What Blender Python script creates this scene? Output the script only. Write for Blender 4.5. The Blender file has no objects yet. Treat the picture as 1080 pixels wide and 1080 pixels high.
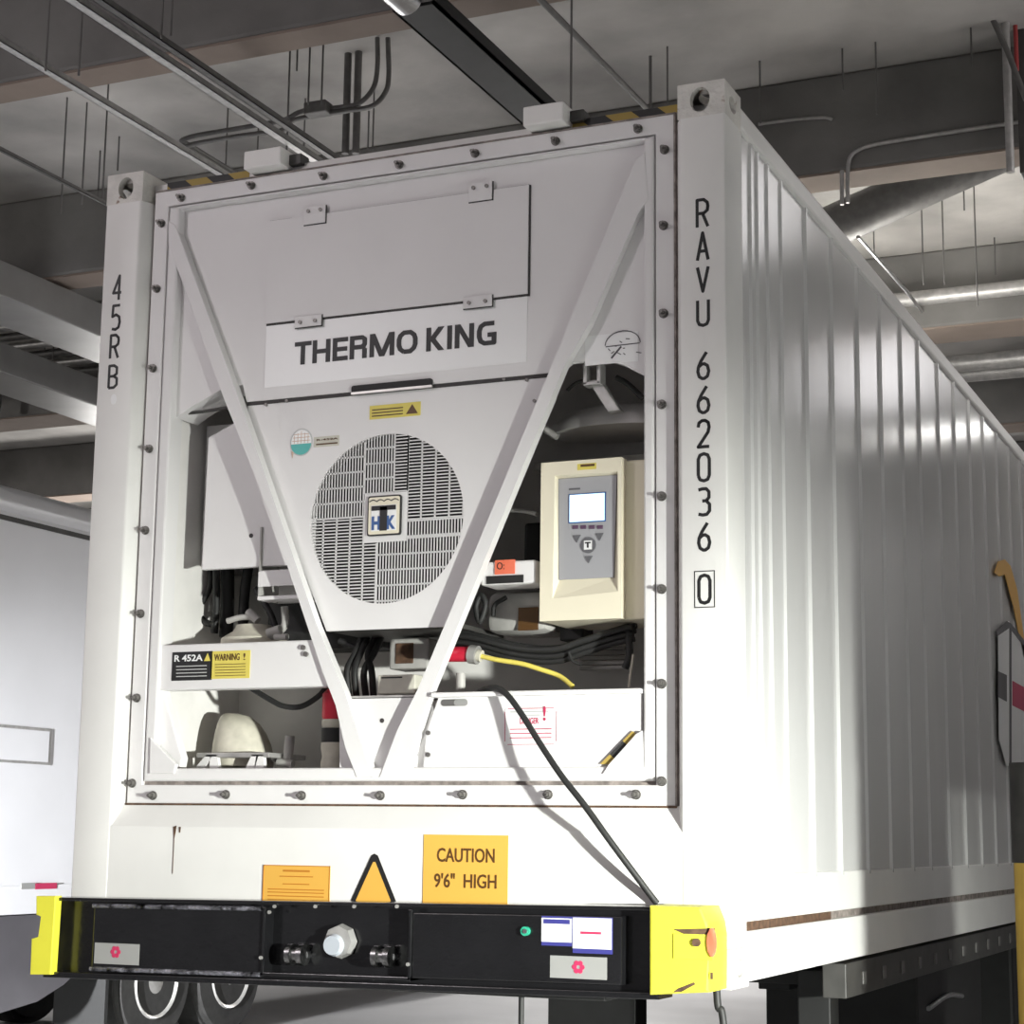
import bpy, bmesh, math, random
from mathutils import Vector, Matrix
R_ = random.Random(7)
S = bpy.context.scene
COL = S.collection

# ------------------------------------------------------------------ camera
CP = Vector((4.1582, -5.5125, 0.4462)); YAW, PITCH, ROLL, FPX = -0.4199, 0.1729, 0.0127, 1958.5
_cy, _sy, _cp, _sp = math.cos(YAW), math.sin(YAW), math.cos(PITCH), math.sin(PITCH)
_f = Vector((_sy*_cp, _cy*_cp, _sp)); _r0 = Vector((_cy, -_sy, 0)); _u0 = _r0.cross(_f)
_r = _r0*math.cos(ROLL) + _u0*math.sin(ROLL); _u = -_r0*math.sin(ROLL) + _u0*math.cos(ROLL)
cd = bpy.data.cameras.new('camera'); cam = bpy.data.objects.new('camera', cd); COL.objects.link(cam)
cd.sensor_width = 36; cd.lens = FPX/1080*36; cd.clip_start = .05; cd.clip_end = 300
cam.matrix_world = Matrix((( _r.x, _u.x, -_f.x, CP.x), (_r.y, _u.y, -_f.y, CP.y), (_r.z, _u.z, -_f.z, CP.z), (0, 0, 0, 1)))
S.camera = cam
# ------------------------------------------------------------------ world, lights, exposure
w = bpy.data.worlds.new('world'); S.world = w; w.use_nodes = True
w.node_tree.nodes['Background'].inputs[0].default_value = (.93, .90, .95, 1)
w.node_tree.nodes['Background'].inputs[1].default_value = .22
S.view_settings.view_transform = 'Standard'; S.view_settings.look = 'None'
S.view_settings.exposure = 0.0; S.view_settings.gamma = 1; S.view_settings.use_curve_mapping = False
def light(name, kind, loc, target, energy, color, **kw):
    d = bpy.data.lights.new(name, kind); d.energy = energy; d.color = color
    for k, v in kw.items(): setattr(d, k, v)
    o = bpy.data.objects.new(name, d); COL.objects.link(o); o.location = loc
    o.rotation_euler = (Vector(target) - Vector(loc)).to_track_quat('-Z', 'Y').to_euler()
    return o
LIGHTPOS = (6.6, -3.1, .35)
light('work_light', 'SPOT', LIGHTPOS, (1.4, .3, -1.9), 4400, (.97, 1.0, .93), spot_size=math.radians(78), spot_blend=1.0, shadow_soft_size=.09)
light('trailer_fill', 'SPOT', (-2.6, -5.5, .2), (-4.9, 5.5, -.8), 27000, (.96, .98, 1), spot_size=math.radians(36), spot_blend=1.0, shadow_soft_size=.2)  # added spot, only there to brighten the trailer at left
light('hall_fill', 'POINT', (-2.2, -5.5, 3.7), (0, 0, 0), 290, (1, .92, .96), shadow_soft_size=.5)  # point lights without fixtures, added as fill for the hall
light('hall_fill', 'POINT', (-10, 1.5, 3.7), (0, 0, 0), 330, (1, .96, .92), shadow_soft_size=.3)
light('hall_fill', 'POINT', (9, 2.5, 3.8), (0, 0, 0), 150, (1, .97, .92), shadow_soft_size=.3)
light('hall_fill', 'POINT', (1.6, 6.3, 3.5), (0, 0, 0), 85, (1, .98, .92), shadow_soft_size=.3)  # added fill hidden above the roof, brightens the ceiling
light('hall_fill', 'POINT', (-.9, 3.3, 3.4), (0, 0, 0), 15, (1, .97, .94), shadow_soft_size=.3)  # second hidden fill above the roof, for the ceiling at left
light('hall_fill', 'POINT', (3.6, 4.0, 3.9), (0, 0, 0), 11, (1, .97, .98), shadow_soft_size=.3)  # this and the next: added fill for the container's shaded side
light('hall_fill', 'POINT', (3.7, 8.0, 3.9), (0, 0, 0), 16, (1, .97, .98), shadow_soft_size=.3)
light('hall_fill', 'POINT', (-9, 12.5, 2.6), (0, 0, 0), 260, (1, .98, .95), shadow_soft_size=.3)
light('hall_fill', 'POINT', (-4, 16, 2.6), (0, 0, 0), 1000, (1, .98, .95), shadow_soft_size=.3)  # added fill, brightens the floor seen beneath the chassis
light('yard_lamp', 'AREA', (3.3, 9.6, 3.78), (3.2, 9.6, 0), 14, (1, .98, .95), shape='RECTANGLE', size=.2, size_y=1.2)

W, H, L, G = 2.438, 2.896, 12.19, -1.25
def ray(px, py):
    d = _r*((px-540)/FPX) - _u*((py-540)/FPX) + _f
    return d
def at(px, py, Y):                     # a point of the photographed plane y = Y, in metres
    d = ray(px, py); return CP + d*((Y-CP.y)/d.y)
def atx(px, py, X):
    d = ray(px, py); return CP + d*((X-CP.x)/d.x)
def atz(px, py, Z):
    d = ray(px, py); return CP + d*((Z-CP.z)/d.z)

# ------------------------------------------------------------------ materials
def mat(name, col, rough=.5, metal=0, var=0, vscale=6, bump=0, bscale=60, emit=0, spec=.5, coat=0, rust=0, stretch=(1, 1, 1)):
    m = bpy.data.materials.new(name); m.use_nodes = True; nt = m.node_tree; b = nt.nodes['Principled BSDF']
    c = (*col, 1); b.inputs['Base Color'].default_value = c; b.inputs['Roughness'].default_value = rough
    b.inputs['Metallic'].default_value = metal; b.inputs['Specular IOR Level'].default_value = spec
    b.inputs['Coat Weight'].default_value = coat; b.inputs['Coat Roughness'].default_value = .08
    tc = nt.nodes.new('ShaderNodeTexCoord'); mp = nt.nodes.new('ShaderNodeMapping'); nt.links.new(tc.outputs['Object'], mp.inputs[0]); mp.inputs['Scale'].default_value = stretch
    last = None
    if var:
        n = nt.nodes.new('ShaderNodeTexNoise'); n.inputs['Scale'].default_value = vscale; n.inputs['Detail'].default_value = 6; nt.links.new(mp.outputs[0], n.inputs['Vector'])
        r = nt.nodes.new('ShaderNodeValToRGB'); r.color_ramp.elements[0].position = .32; r.color_ramp.elements[1].position = .68
        r.color_ramp.elements[0].color = tuple(max(0, x*(1-var)) for x in col)+(1,); r.color_ramp.elements[1].color = tuple(min(1, x*(1+var*.5)) for x in col)+(1,)
        nt.links.new(n.outputs[0], r.inputs[0]); last = r.outputs[0]
    if rust:
        n2 = nt.nodes.new('ShaderNodeTexNoise'); n2.inputs['Scale'].default_value = 9; n2.inputs['Detail'].default_value = 8; nt.links.new(mp.outputs[0], n2.inputs['Vector'])
        r2 = nt.nodes.new('ShaderNodeValToRGB'); r2.color_ramp.elements[0].position = .70-rust*.1; r2.color_ramp.elements[1].position = .74-rust*.1
        mx = nt.nodes.new('ShaderNodeMix'); mx.data_type = 'RGBA'; nt.links.new(n2.outputs[0], r2.inputs[0]); nt.links.new(r2.outputs[0], mx.inputs[0])
        if last: nt.links.new(last, mx.inputs[6])
        else: mx.inputs[6].default_value = c
        mx.inputs[7].default_value = (.22, .12, .07, 1); last = mx.outputs[2]
    if last: nt.links.new(last, b.inputs['Base Color'])
    if bump:
        n = nt.nodes.new('ShaderNodeTexNoise'); n.inputs['Scale'].default_value = bscale; n.inputs['Detail'].default_value = 5; nt.links.new(mp.outputs[0], n.inputs['Vector'])
        bp = nt.nodes.new('ShaderNodeBump'); bp.inputs['Strength'].default_value = bump; bp.inputs['Distance'].default_value = .02
        nt.links.new(n.outputs[0], bp.inputs['Height']); nt.links.new(bp.outputs[0], b.inputs['Normal'])
    if emit:
        b.inputs['Emission Color'].default_value = c; b.inputs['Emission Strength'].default_value = emit
    return m
def striped(name, c1, c2, scale):
    m = mat(name, c1, .6); nt = m.node_tree; b = nt.nodes['Principled BSDF']
    tc = nt.nodes.new('ShaderNodeTexCoord'); mp = nt.nodes.new('ShaderNodeMapping'); mp.inputs['Rotation'].default_value = (0, math.radians(50), 0)
    wv = nt.nodes.new('ShaderNodeTexWave'); wv.inputs['Scale'].default_value = scale; wv.bands_direction = 'X'
    r = nt.nodes.new('ShaderNodeValToRGB'); r.color_ramp.interpolation = 'CONSTANT'; r.color_ramp.elements[1].position = .5
    r.color_ramp.elements[0].color = (*c1, 1); r.color_ramp.elements[1].color = (*c2, 1)
    nt.links.new(tc.outputs['Object'], mp.inputs[0]); nt.links.new(mp.outputs[0], wv.inputs[0]); nt.links.new(wv.outputs[1], r.inputs[0]); nt.links.new(r.outputs[0], b.inputs['Base Color'])
    return m
M = dict(
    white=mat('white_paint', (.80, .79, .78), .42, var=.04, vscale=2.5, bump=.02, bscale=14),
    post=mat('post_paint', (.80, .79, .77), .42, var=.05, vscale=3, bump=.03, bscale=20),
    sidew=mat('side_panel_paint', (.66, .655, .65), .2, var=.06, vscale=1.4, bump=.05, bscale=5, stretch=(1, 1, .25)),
    casting=mat('casting_paint', (.72, .70, .66), .55, var=.15, vscale=12, rust=.7, bump=.3, bscale=50),
    unit=mat('unit_paint', (.78, .765, .765), .45, var=.03, vscale=3),
    unit_in=mat('unit_inner_paint', (.80, .78, .76), .5, var=.12, vscale=4),
    decal_white=mat('decal_white', (.86, .86, .86), .35),
    seam=mat('dark_seam', (.05, .045, .045), .7),
    grime=mat('sealant', (.30, .26, .24), .8, var=.5, vscale=30),
    bolt=mat('bolt_steel', (.20, .19, .18), .45, metal=.6, var=.3, vscale=60),
    black=mat('black_gloss', (.008, .008, .009), .18, var=.2, vscale=8, bump=.06, bscale=25, coat=.3),
    dull=mat('dull_black', (.012, .012, .012), .6, var=.3, vscale=10),
    dark=mat('dark_metal', (.06, .058, .055), .5, var=.3, vscale=9),
    rubber=mat('rubber', (.02, .02, .02), .6, var=.1, vscale=40),
    tyre=mat('tyre', (.03, .029, .028), .8, var=.3, vscale=14),
    ink=mat('ink', (.012, .012, .013), .5),
    yellow=mat('yellow_paint', (.74, .70, .055), .45, var=.04, vscale=8, rust=.05),
    amber=mat('amber_sticker', (.76, .42, .075), .5),
    amberline=mat('amber_print', (.52, .20, .02), .5),
    labely=mat('yellow_label', (.74, .62, .12), .5),
    brown=mat('brown_ink', (.10, .045, .01), .5), chrome=mat('dark_chrome', (.30, .30, .30), .3, metal=1, var=.6, vscale=60),
    orange=mat('orange_tag', (.80, .17, .09), .5),
    red=mat('red_plastic', (.62, .02, .05), .4),
    cream=mat('cream_plastic', (.82, .76, .60), .4, var=.03, vscale=4),
    greyp=mat('grey_plastic', (.36, .36, .38), .45),
    greydark=mat('grey_key', (.12, .12, .13), .5),
    purple=mat('purple_key', (.10, .05, .10), .5),
    screen=mat('screen', (.62, .84, 1.0), .3, emit=.95),
    blue=mat('badge_blue', (.03, .10, .30), .4), teal=mat('teal_print', (.10, .48, .45), .5), tan=mat('tan_print', (.62, .45, .36), .5),
    steel=mat('bright_steel', (.62, .62, .63), .28, metal=1, var=.15, vscale=20),
    alu=mat('aluminium', (.55, .54, .52), .4, metal=.6, var=.2, vscale=15),
    galv=mat('galvanised', (.46, .45, .44), .45, metal=.5, var=.2, vscale=20),
    galvdark=mat('dull_galvanised', (.16, .155, .15), .55, metal=.3, var=.2, vscale=20),
    beige=mat('beige_box', (.62, .60, .52), .5, var=.08, vscale=20),
    greycast=mat('grey_casting', (.46, .45, .43), .5, var=.25, vscale=9),
    cream_m=mat('cream_metal', (.60, .57, .48), .5, var=.15, vscale=20),
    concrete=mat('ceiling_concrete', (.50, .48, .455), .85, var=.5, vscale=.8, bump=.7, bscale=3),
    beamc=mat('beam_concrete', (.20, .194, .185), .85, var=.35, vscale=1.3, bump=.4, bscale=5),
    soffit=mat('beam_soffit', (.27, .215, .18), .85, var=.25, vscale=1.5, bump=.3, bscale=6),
    floor=mat('floor_concrete', (.50, .50, .51), .35, var=.15, vscale=.8, bump=.1, bscale=8),
    wallc=mat('wall_concrete', (.30, .29, .28), .85, var=.3, vscale=.7, bump=.2, bscale=4),
    trailer=mat('trailer_white', (.78, .78, .80), .35, var=.04, vscale=1.5),
    skirt=mat('grey_skirt', (.10, .095, .105), .5, var=.15, vscale=3),
    navy=mat('navy_print', (.04, .04, .22), .5), greyprint=mat('grey_print', (.55, .55, .55), .5), pink=mat('red_print', (.50, .03, .10), .5),
    silver_label=mat('silver_label', (.36, .36, .35), .4, metal=.2), glassy=mat('grey_lens', (.42, .45, .50), .15),
    hazard=striped('hazard_tape', (.42, .30, .07), (.03, .03, .03), 2.6),
    green=mat('green_plastic', (.03, .35, .22), .4),
    rustm=mat('rust', (.11, .06, .035), .8, var=.5, vscale=40),
    duct=mat('duct_metal', (.30, .295, .29), .4, metal=.35, var=.12, vscale=3),
    redpipe=mat('red_pipe', (.35, .05, .05), .4),
)

# ------------------------------------------------------------------ builders
def tag(o, label=None, cat=None, group=None, kind=None):
    if label: o['label'] = label
    if cat: o['category'] = cat
    if group: o['group'] = group
    if kind: o['kind'] = kind
    return o
def thing(name, label, cat, loc, group=None):
    o = bpy.data.objects.new(name, None); COL.objects.link(o); o.location = loc; o.empty_display_size = .1
    return tag(o, label, cat, group)
WP = {}
def link(name, bm, m, parent=None, smooth=False):
    me = bpy.data.meshes.new(name); bmesh.ops.recalc_face_normals(bm, faces=bm.faces); bm.to_mesh(me); bm.free(); me.materials.append(m)
    if smooth:
        for p in me.polygons: p.use_smooth = True
        me.set_sharp_from_angle(angle=math.radians(38))
    o = bpy.data.objects.new(name, me); COL.objects.link(o)
    if parent is not None:
        o.parent = parent; wp = wloc(parent); o.location = -wp
    return o
def wloc(o):
    v = Vector((0, 0, 0))
    while o is not None: v += o.location; o = o.parent
    return v
def recentre(o):                       # move a top-level mesh's origin to its own base
    vs = [v.co for v in o.data.vertices]
    c = Vector((sum(v.x for v in vs)/len(vs), sum(v.y for v in vs)/len(vs), min(v.z for v in vs)))
    o.data.transform(Matrix.Translation(-c)); o.location = o.location + c
    return o
def bbox(bm, x0, x1, y0, y1, z0, z1, bev=0):
    r = bmesh.ops.create_cube(bm, size=1)
    for v in r['verts']:
        v.co = Vector((x0 + (v.co.x+.5)*(x1-x0), y0 + (v.co.y+.5)*(y1-y0), z0 + (v.co.z+.5)*(z1-z0)))
    if bev:
        es = list({e for v in r['verts'] for e in v.link_edges})
        bmesh.ops.bevel(bm, geom=es, offset=bev, segments=2, profile=.5, affect='EDGES')
def bprism(bm, poly, y0, y1, bev=0):   # polygon in x,z pushed from y0 to y1
    a = [bm.verts.new((x, y0, z)) for x, z in poly]; b = [bm.verts.new((x, y1, z)) for x, z in poly]
    n = len(poly); fs = [bm.faces.new(a), bm.faces.new(b[::-1])]
    for i in range(n): fs.append(bm.faces.new((a[i], b[i], b[(i+1) % n], a[(i+1) % n])))
    if bev:
        es = list(fs[0].edges); bmesh.ops.bevel(bm, geom=es, offset=bev, segments=2, profile=.5, affect='EDGES')
def bcyl(bm, p0, p1, r, r2=None, seg=16):
    p0, p1 = Vector(p0), Vector(p1); d = p1-p0
    q = d.to_track_quat('Z', 'Y').to_matrix().to_4x4()
    bmesh.ops.create_cone(bm, cap_ends=True, segments=seg, radius1=r, radius2=r if r2 is None else r2, depth=d.length, matrix=Matrix.Translation((p0+p1)/2) @ q)
def smoothpath(pts, n=6):
    P = [Vector(p) for p in pts]
    if len(P) < 3: return P
    Q = [P[0]*2-P[1]] + P + [P[-1]*2-P[-2]]; out = []
    for i in range(1, len(Q)-2):
        a, b, c, d = Q[i-1:i+3]
        for k in range(n):
            t = k/n; out.append(.5*((2*b)+(c-a)*t+(2*a-5*b+4*c-d)*t*t+(3*b-a-3*c+d)*t**3))
    return out+[P[-1]]
def btube(bm, pts, r, seg=10, n=6, smooth=True):
    P = smoothpath(pts, n) if smooth else [Vector(p) for p in pts]
    t = (P[1]-P[0]).normalized(); up = Vector((0, 0, 1)) if abs(t.z) < .9 else Vector((1, 0, 0)); a = t.cross(up).normalized(); rings = []
    for i, p in enumerate(P):
        t = (P[min(i+1, len(P)-1)]-P[max(i-1, 0)]).normalized(); a = (a-t*a.dot(t)).normalized(); b = t.cross(a)
        rings.append([bm.verts.new(p+(a*math.cos(2*math.pi*k/seg)+b*math.sin(2*math.pi*k/seg))*r) for k in range(seg)])
    for i in range(len(rings)-1):
        for k in range(seg): bm.faces.new((rings[i][k], rings[i][(k+1) % seg], rings[i+1][(k+1) % seg], rings[i+1][k]))
    bm.faces.new(rings[0][::-1]); bm.faces.new(rings[-1])
def box(name, parent, m, x0, x1, y0, y1, z0, z1, bev=0):
    bm = bmesh.new(); bbox(bm, x0, x1, y0, y1, z0, z1, bev); return link(name, bm, M[m], parent)
def prism(name, parent, m, poly, y0, y1, bev=0):
    bm = bmesh.new(); bprism(bm, poly, y0, y1, bev); return link(name, bm, M[m], parent)
def ppoly(pts, Y):
    return [(at(x, y, Y).x, at(x, y, Y).z) for x, y in pts]
def pbox(name, parent, m, a, b, Y, depth, bev=0):      # a box given by two opposite corners seen on the plane y = Y
    p, q = at(*a, Y), at(*b, Y)
    return box(name, parent, m, min(p.x, q.x), max(p.x, q.x), Y, Y+depth, min(p.z, q.z), max(p.z, q.z), bev)
def tube(name, parent, m, pts, r, **k):
    bm = bmesh.new(); btube(bm, pts, r, **k); return link(name, bm, M[m], parent, True)
def cyl(name, parent, m, p0, p1, r, r2=None, seg=24):
    bm = bmesh.new(); bcyl(bm, p0, p1, r, r2, seg); return link(name, bm, M[m], parent, True)
def rounded(x0, x1, z0, z1, r, n=5):
    out = []
    for cx, cz, a0 in ((x1-r, z1-r, 0), (x0+r, z1-r, 90), (x0+r, z0+r, 180), (x1-r, z0+r, 270)):
        for k in range(n+1):
            a = math.radians(a0+90*k/n); out.append((cx+r*math.cos(a), cz+r*math.sin(a)))
    return out
def text(name, s, parent, m, x0, x1, z0, z1, y, bold=0, th=.0012, sx=None):
    cu = bpy.data.curves.new(name, 'FONT'); cu.body = s; cu.offset = bold; cu.extrude = .02; cu.resolution_u = 3
    t = bpy.data.objects.new(name, cu); COL.objects.link(t)
    me = bpy.data.meshes.new_from_object(t.evaluated_get(bpy.context.evaluated_depsgraph_get()))
    bpy.data.objects.remove(t); bpy.data.curves.remove(cu)
    xs = [v.co.x for v in me.vertices]; ys = [v.co.y for v in me.vertices]
    a, b, c, d = min(xs), max(xs), min(ys), max(ys)
    for v in me.vertices:
        v.co = Vector((x0+(v.co.x-a)/(b-a)*(x1-x0), y-(v.co.z+.02)/.04*th, z0+(v.co.y-c)/(d-c)*(z1-z0)))
    me.materials.clear(); me.materials.append(M[m]); me.name = name
    o = bpy.data.objects.new(name, me); COL.objects.link(o); o.parent = parent; o.location = -wloc(parent)
    return o
GL = {'R': [[(0, 0), (0, 1), (.62, 1), (.95, .88), (1, .75), (.95, .6), (.62, .5), (0, .5)], [(.5, .5), (1, 0)]],
 'A': [[(0, 0), (.5, 1), (1, 0)], [(.17, .33), (.83, .33)]], 'V': [[(0, 1), (.5, 0), (1, 1)]],
 'U': [[(0, 1), (0, .2), (.15, .05), (.5, 0), (.85, .05), (1, .2), (1, 1)]],
 '6': [[(.8, 1), (.3, .68), (.05, .45), (0, .27), (.12, .08), (.4, 0), (.6, 0), (.88, .08), (1, .27), (.88, .48), (.6, .56), (.35, .55), (.08, .45)]],
 '2': [[(0, .75), (.08, .92), (.35, 1), (.65, 1), (.92, .92), (1, .75), (.9, .55), (0, 0), (1, 0)]],
 '0': [[(0, .2), (0, .8), (.15, .95), (.5, 1), (.85, .95), (1, .8), (1, .2), (.85, .05), (.5, 0), (.15, .05), (0, .2)]],
 '3': [[(0, .97), (.35, 1), (.7, 1), (.95, .88), (.95, .66), (.7, .54), (.35, .54)], [(.7, .54), (1, .4), (1, .15), (.75, .02), (.4, 0), (0, .04)]],
 '4': [[(.72, 0), (.72, 1), (0, .3), (1, .3)]],
 '5': [[(.95, 1), (.1, 1), (.05, .55), (.5, .62), (.9, .52), (1, .3), (.88, .08), (.5, 0), (.05, .04)]],
 'B': [[(0, 0), (0, 1), (.6, 1), (.95, .9), (.95, .62), (.6, .52), (0, .52)], [(.6, .52), (1, .4), (1, .12), (.65, 0), (0, 0)]]}
def glyphs(name, parent, items, cx, w, sw, y):     # items: (character, z bottom, z top)
    k = 0
    for ch, z0, z1 in items:
        bm = bmesh.new()
        for st in GL[ch]:
            P = [(cx-w/2+sw/2+a*(w-sw), z0+sw/2+b*(z1-z0-sw)) for a, b in st]
            for (xa, za), (xb, zb) in zip(P, P[1:]):
                dx, dz = xb-xa, zb-za; l = math.hypot(dx, dz); nx, nz = -dz/l*sw/2, dx/l*sw/2; k += 1; yy = y-.001-.00002*(k % 7)
                bprism(bm, [(xa+nx, za+nz), (xb+nx, zb+nz), (xb-nx, zb-nz), (xa-nx, za-nz)], yy, y)
            for xa, za in P[1:-1]:
                k += 1; bprism(bm, [(xa+sw/2*math.cos(t*math.pi/5), za+sw/2*math.sin(t*math.pi/5)) for t in range(10)], y-.001-.00002*(k % 7), y)
        link(name, bm, M['ink'], parent)

# ================================================================== the setting
def struct(o): o['kind'] = 'structure'; return o
CZ, BZ = 4.8, 4.2
struct(recentre(box('floor', None, 'floor', -22, 16, -14, 30, G-.2, G)))
struct(recentre(box('ceiling', None, 'concrete', -22, 16, -14, 30, CZ, CZ+.25)))
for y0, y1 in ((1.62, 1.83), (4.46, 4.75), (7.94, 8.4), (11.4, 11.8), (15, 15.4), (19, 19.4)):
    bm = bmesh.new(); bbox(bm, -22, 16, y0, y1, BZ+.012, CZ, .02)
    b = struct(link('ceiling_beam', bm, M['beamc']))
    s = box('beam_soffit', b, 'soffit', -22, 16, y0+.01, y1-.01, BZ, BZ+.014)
struct(recentre(box('wall_back', None, 'wallc', -22, 16, 26, 26.3, G, CZ)))
struct(recentre(box('wall_left', None, 'wallc', -22.3, -22, -14, 26, G, CZ)))

# ================================================================== the container
con = thing('shipping_container', 'white refrigerated shipping container with black code letters, riding on the chassis', 'container', (W/2, L/2, 0))
# front posts: a flat face whose inner edge slopes back to the machine opening
def post(x0, sgn):
    bm = bmesh.new()
    prof = [(0, 0), (.155, 0), (.172, .03), (.176, .075), (.03, .075), (.03, .16), (0, .16)]
    P = [(x0+sgn*a, b) for a, b in prof]; z0, z1 = .12, H-.118
    lo = [bm.verts.new((a, b, z0)) for a, b in P]; hi = [bm.verts.new((a, b, z1)) for a, b in P]
    bm.faces.new(lo); bm.faces.new(hi[::-1])
    fs = []
    for i in range(len(P)):
        j = (i+1) % len(P); fs.append(bm.faces.new((lo[i], lo[j], hi[j], hi[i])))
    es = [e for e in bm.edges if abs(e.verts[0].co.z-e.verts[1].co.z) > 1 and e.verts[0].co.y < .001]
    bmesh.ops.bevel(bm, geom=es, offset=.007, segments=3, profile=.5, affect='EDGES')
    return link('corner_post', bm, M['post'], con, True)
post(0, 1); post(W, -1)
def casting(x0, sgn, z0, y0=0, d=.178, ysgn=1):
    # hollow corner block: outer skin with an oval hole in the front, side and top
    bm = bmesh.new(); wd, hh = .162, .118
    def ring(cx, cz, a, b, n=24): return [(cx+a*math.cos(2*math.pi*k/n), cz+b*math.sin(2*math.pi*k/n)) for k in range(n)]
    def holed(fr, u0, u1, v0, v1, cu, cv, a, b):
        n = 24; inner = ring(cu, cv, a, b, n); outer = []
        for k in range(n):
            t = 2*math.pi*k/n; c, s = math.cos(t), math.sin(t)
            cand = []
            if c > 1e-6: cand.append((u1-cu)/c)
            if c < -1e-6: cand.append((u0-cu)/c)
            if s > 1e-6: cand.append((v1-cv)/s)
            if s < -1e-6: cand.append((v0-cv)/s)
            q = min(cand); outer.append((cu+q*c, cv+q*s))
        vi = [bm.verts.new(fr(p, q, 0)) for p, q in inner]; vo = [bm.verts.new(fr(p, q, 0)) for p, q in outer]; vb = [bm.verts.new(fr(p, q, .03)) for p, q in inner]
        for k in range(n):
            j = (k+1) % n; bm.faces.new((vo[k], vo[j], vi[j], vi[k])); bm.faces.new((vi[k], vi[j], vb[j], vb[k]))
        for (cu_, cv_) in ((u0, v0), (u0, v1), (u1, v0), (u1, v1)):      # the square corners the fan leaves out
            near = sorted(range(n), key=lambda k: (outer[k][0]-cu_)**2+(outer[k][1]-cv_)**2)[:2]
            bm.faces.new((bm.verts.new(fr(cu_, cv_, 0)), vo[near[0]], vo[near[1]]))
    zc = z0+hh/2
    holed(lambda p, q, t: (x0+sgn*p, y0+t, q), 0, wd, z0, z0+hh, .085, zc, .034, .043)
    holed(lambda p, q, t: (x0+sgn*t, y0+p, q), 0, d, z0, z0+hh, .089, zc, .04, .028)
    holed(lambda p, q, t: (x0+sgn*p, y0+q, z0+hh-t), 0, wd, 0, d, .08, .089, .032, .06)
    for P in (((wd, 0), (wd, d)), ((wd, d), (0, d))):
        (a, b), (c, e) = P
        bm.faces.new([bm.verts.new((x0+sgn*u, y0+v, zz)) for u, v, zz in ((a, b, z0), (c, e, z0), (c, e, z0+hh), (a, b, z0+hh))])
    bm.faces.new([bm.verts.new((x0+sgn*u, y0+v, z0)) for u, v in ((0, 0), (wd, 0), (wd, d), (0, d))])
    bmesh.ops.remove_doubles(bm, verts=bm.verts, dist=.0005)
    o = link('corner_casting', bm, M['casting'], con); return o
casting(0, 1, H-.118); casting(W, -1, H-.118); casting(W, -1, 0); casting(0, 1, 0)
for xx in (0, W):
    sg = 1 if xx == 0 else -1
    for z0 in (0, H-.118): casting(xx, sg, z0, L-.178)
# header with its hazard tape
box('front_header', con, 'post', .162, W-.162, .078, .20, 2.80, 2.862, .004)
box('hazard_tape', con, 'hazard', .22, .58, .0745, .079, 2.826, 2.8635)
box('hazard_tape', con, 'hazard', 1.86, W-.165, .0745, .079, 2.826, 2.8635)
pbx = [(at(256, 187, -.01), at(296, 163, -.01)), (at(551, 137, -.01), at(594, 117, -.01))]
for p, q in pbx:
    pad = box('lashing_block', con, 'post', p.x, q.x, -.01, .14, 2.834, 2.834+.070, .006)
    box('block_web', pad, 'dark', q.x-.005, q.x+.05, .05, .11, 2.85, 2.89, .004)
# sill: vertical panel, top sloping back to the machine flange
bm = bmesh.new()
prof = [(0.0, .125), (0, .465), (.008, .478), (.052, .545), (.075, .548), (.075, .125)]
a = [bm.verts.new((.150, y, z)) for y, z in prof]; b = [bm.verts.new((W-.150, y, z)) for y, z in prof]
bm.faces.new(a); bm.faces.new(b[::-1])
for i in range(len(prof)): j = (i+1) % len(prof); bm.faces.new((a[i], a[j], b[j], b[i]))
bm.verts.ensure_lookup_table()
for v in bm.verts:
    if v.co.y < .03: v.co.y += .002
link('front_sill', bm, M['post'], con)
box('bottom_rail_front', con, 'post', .16, W-.16, .01, .12, 0, .124, .004)
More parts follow.
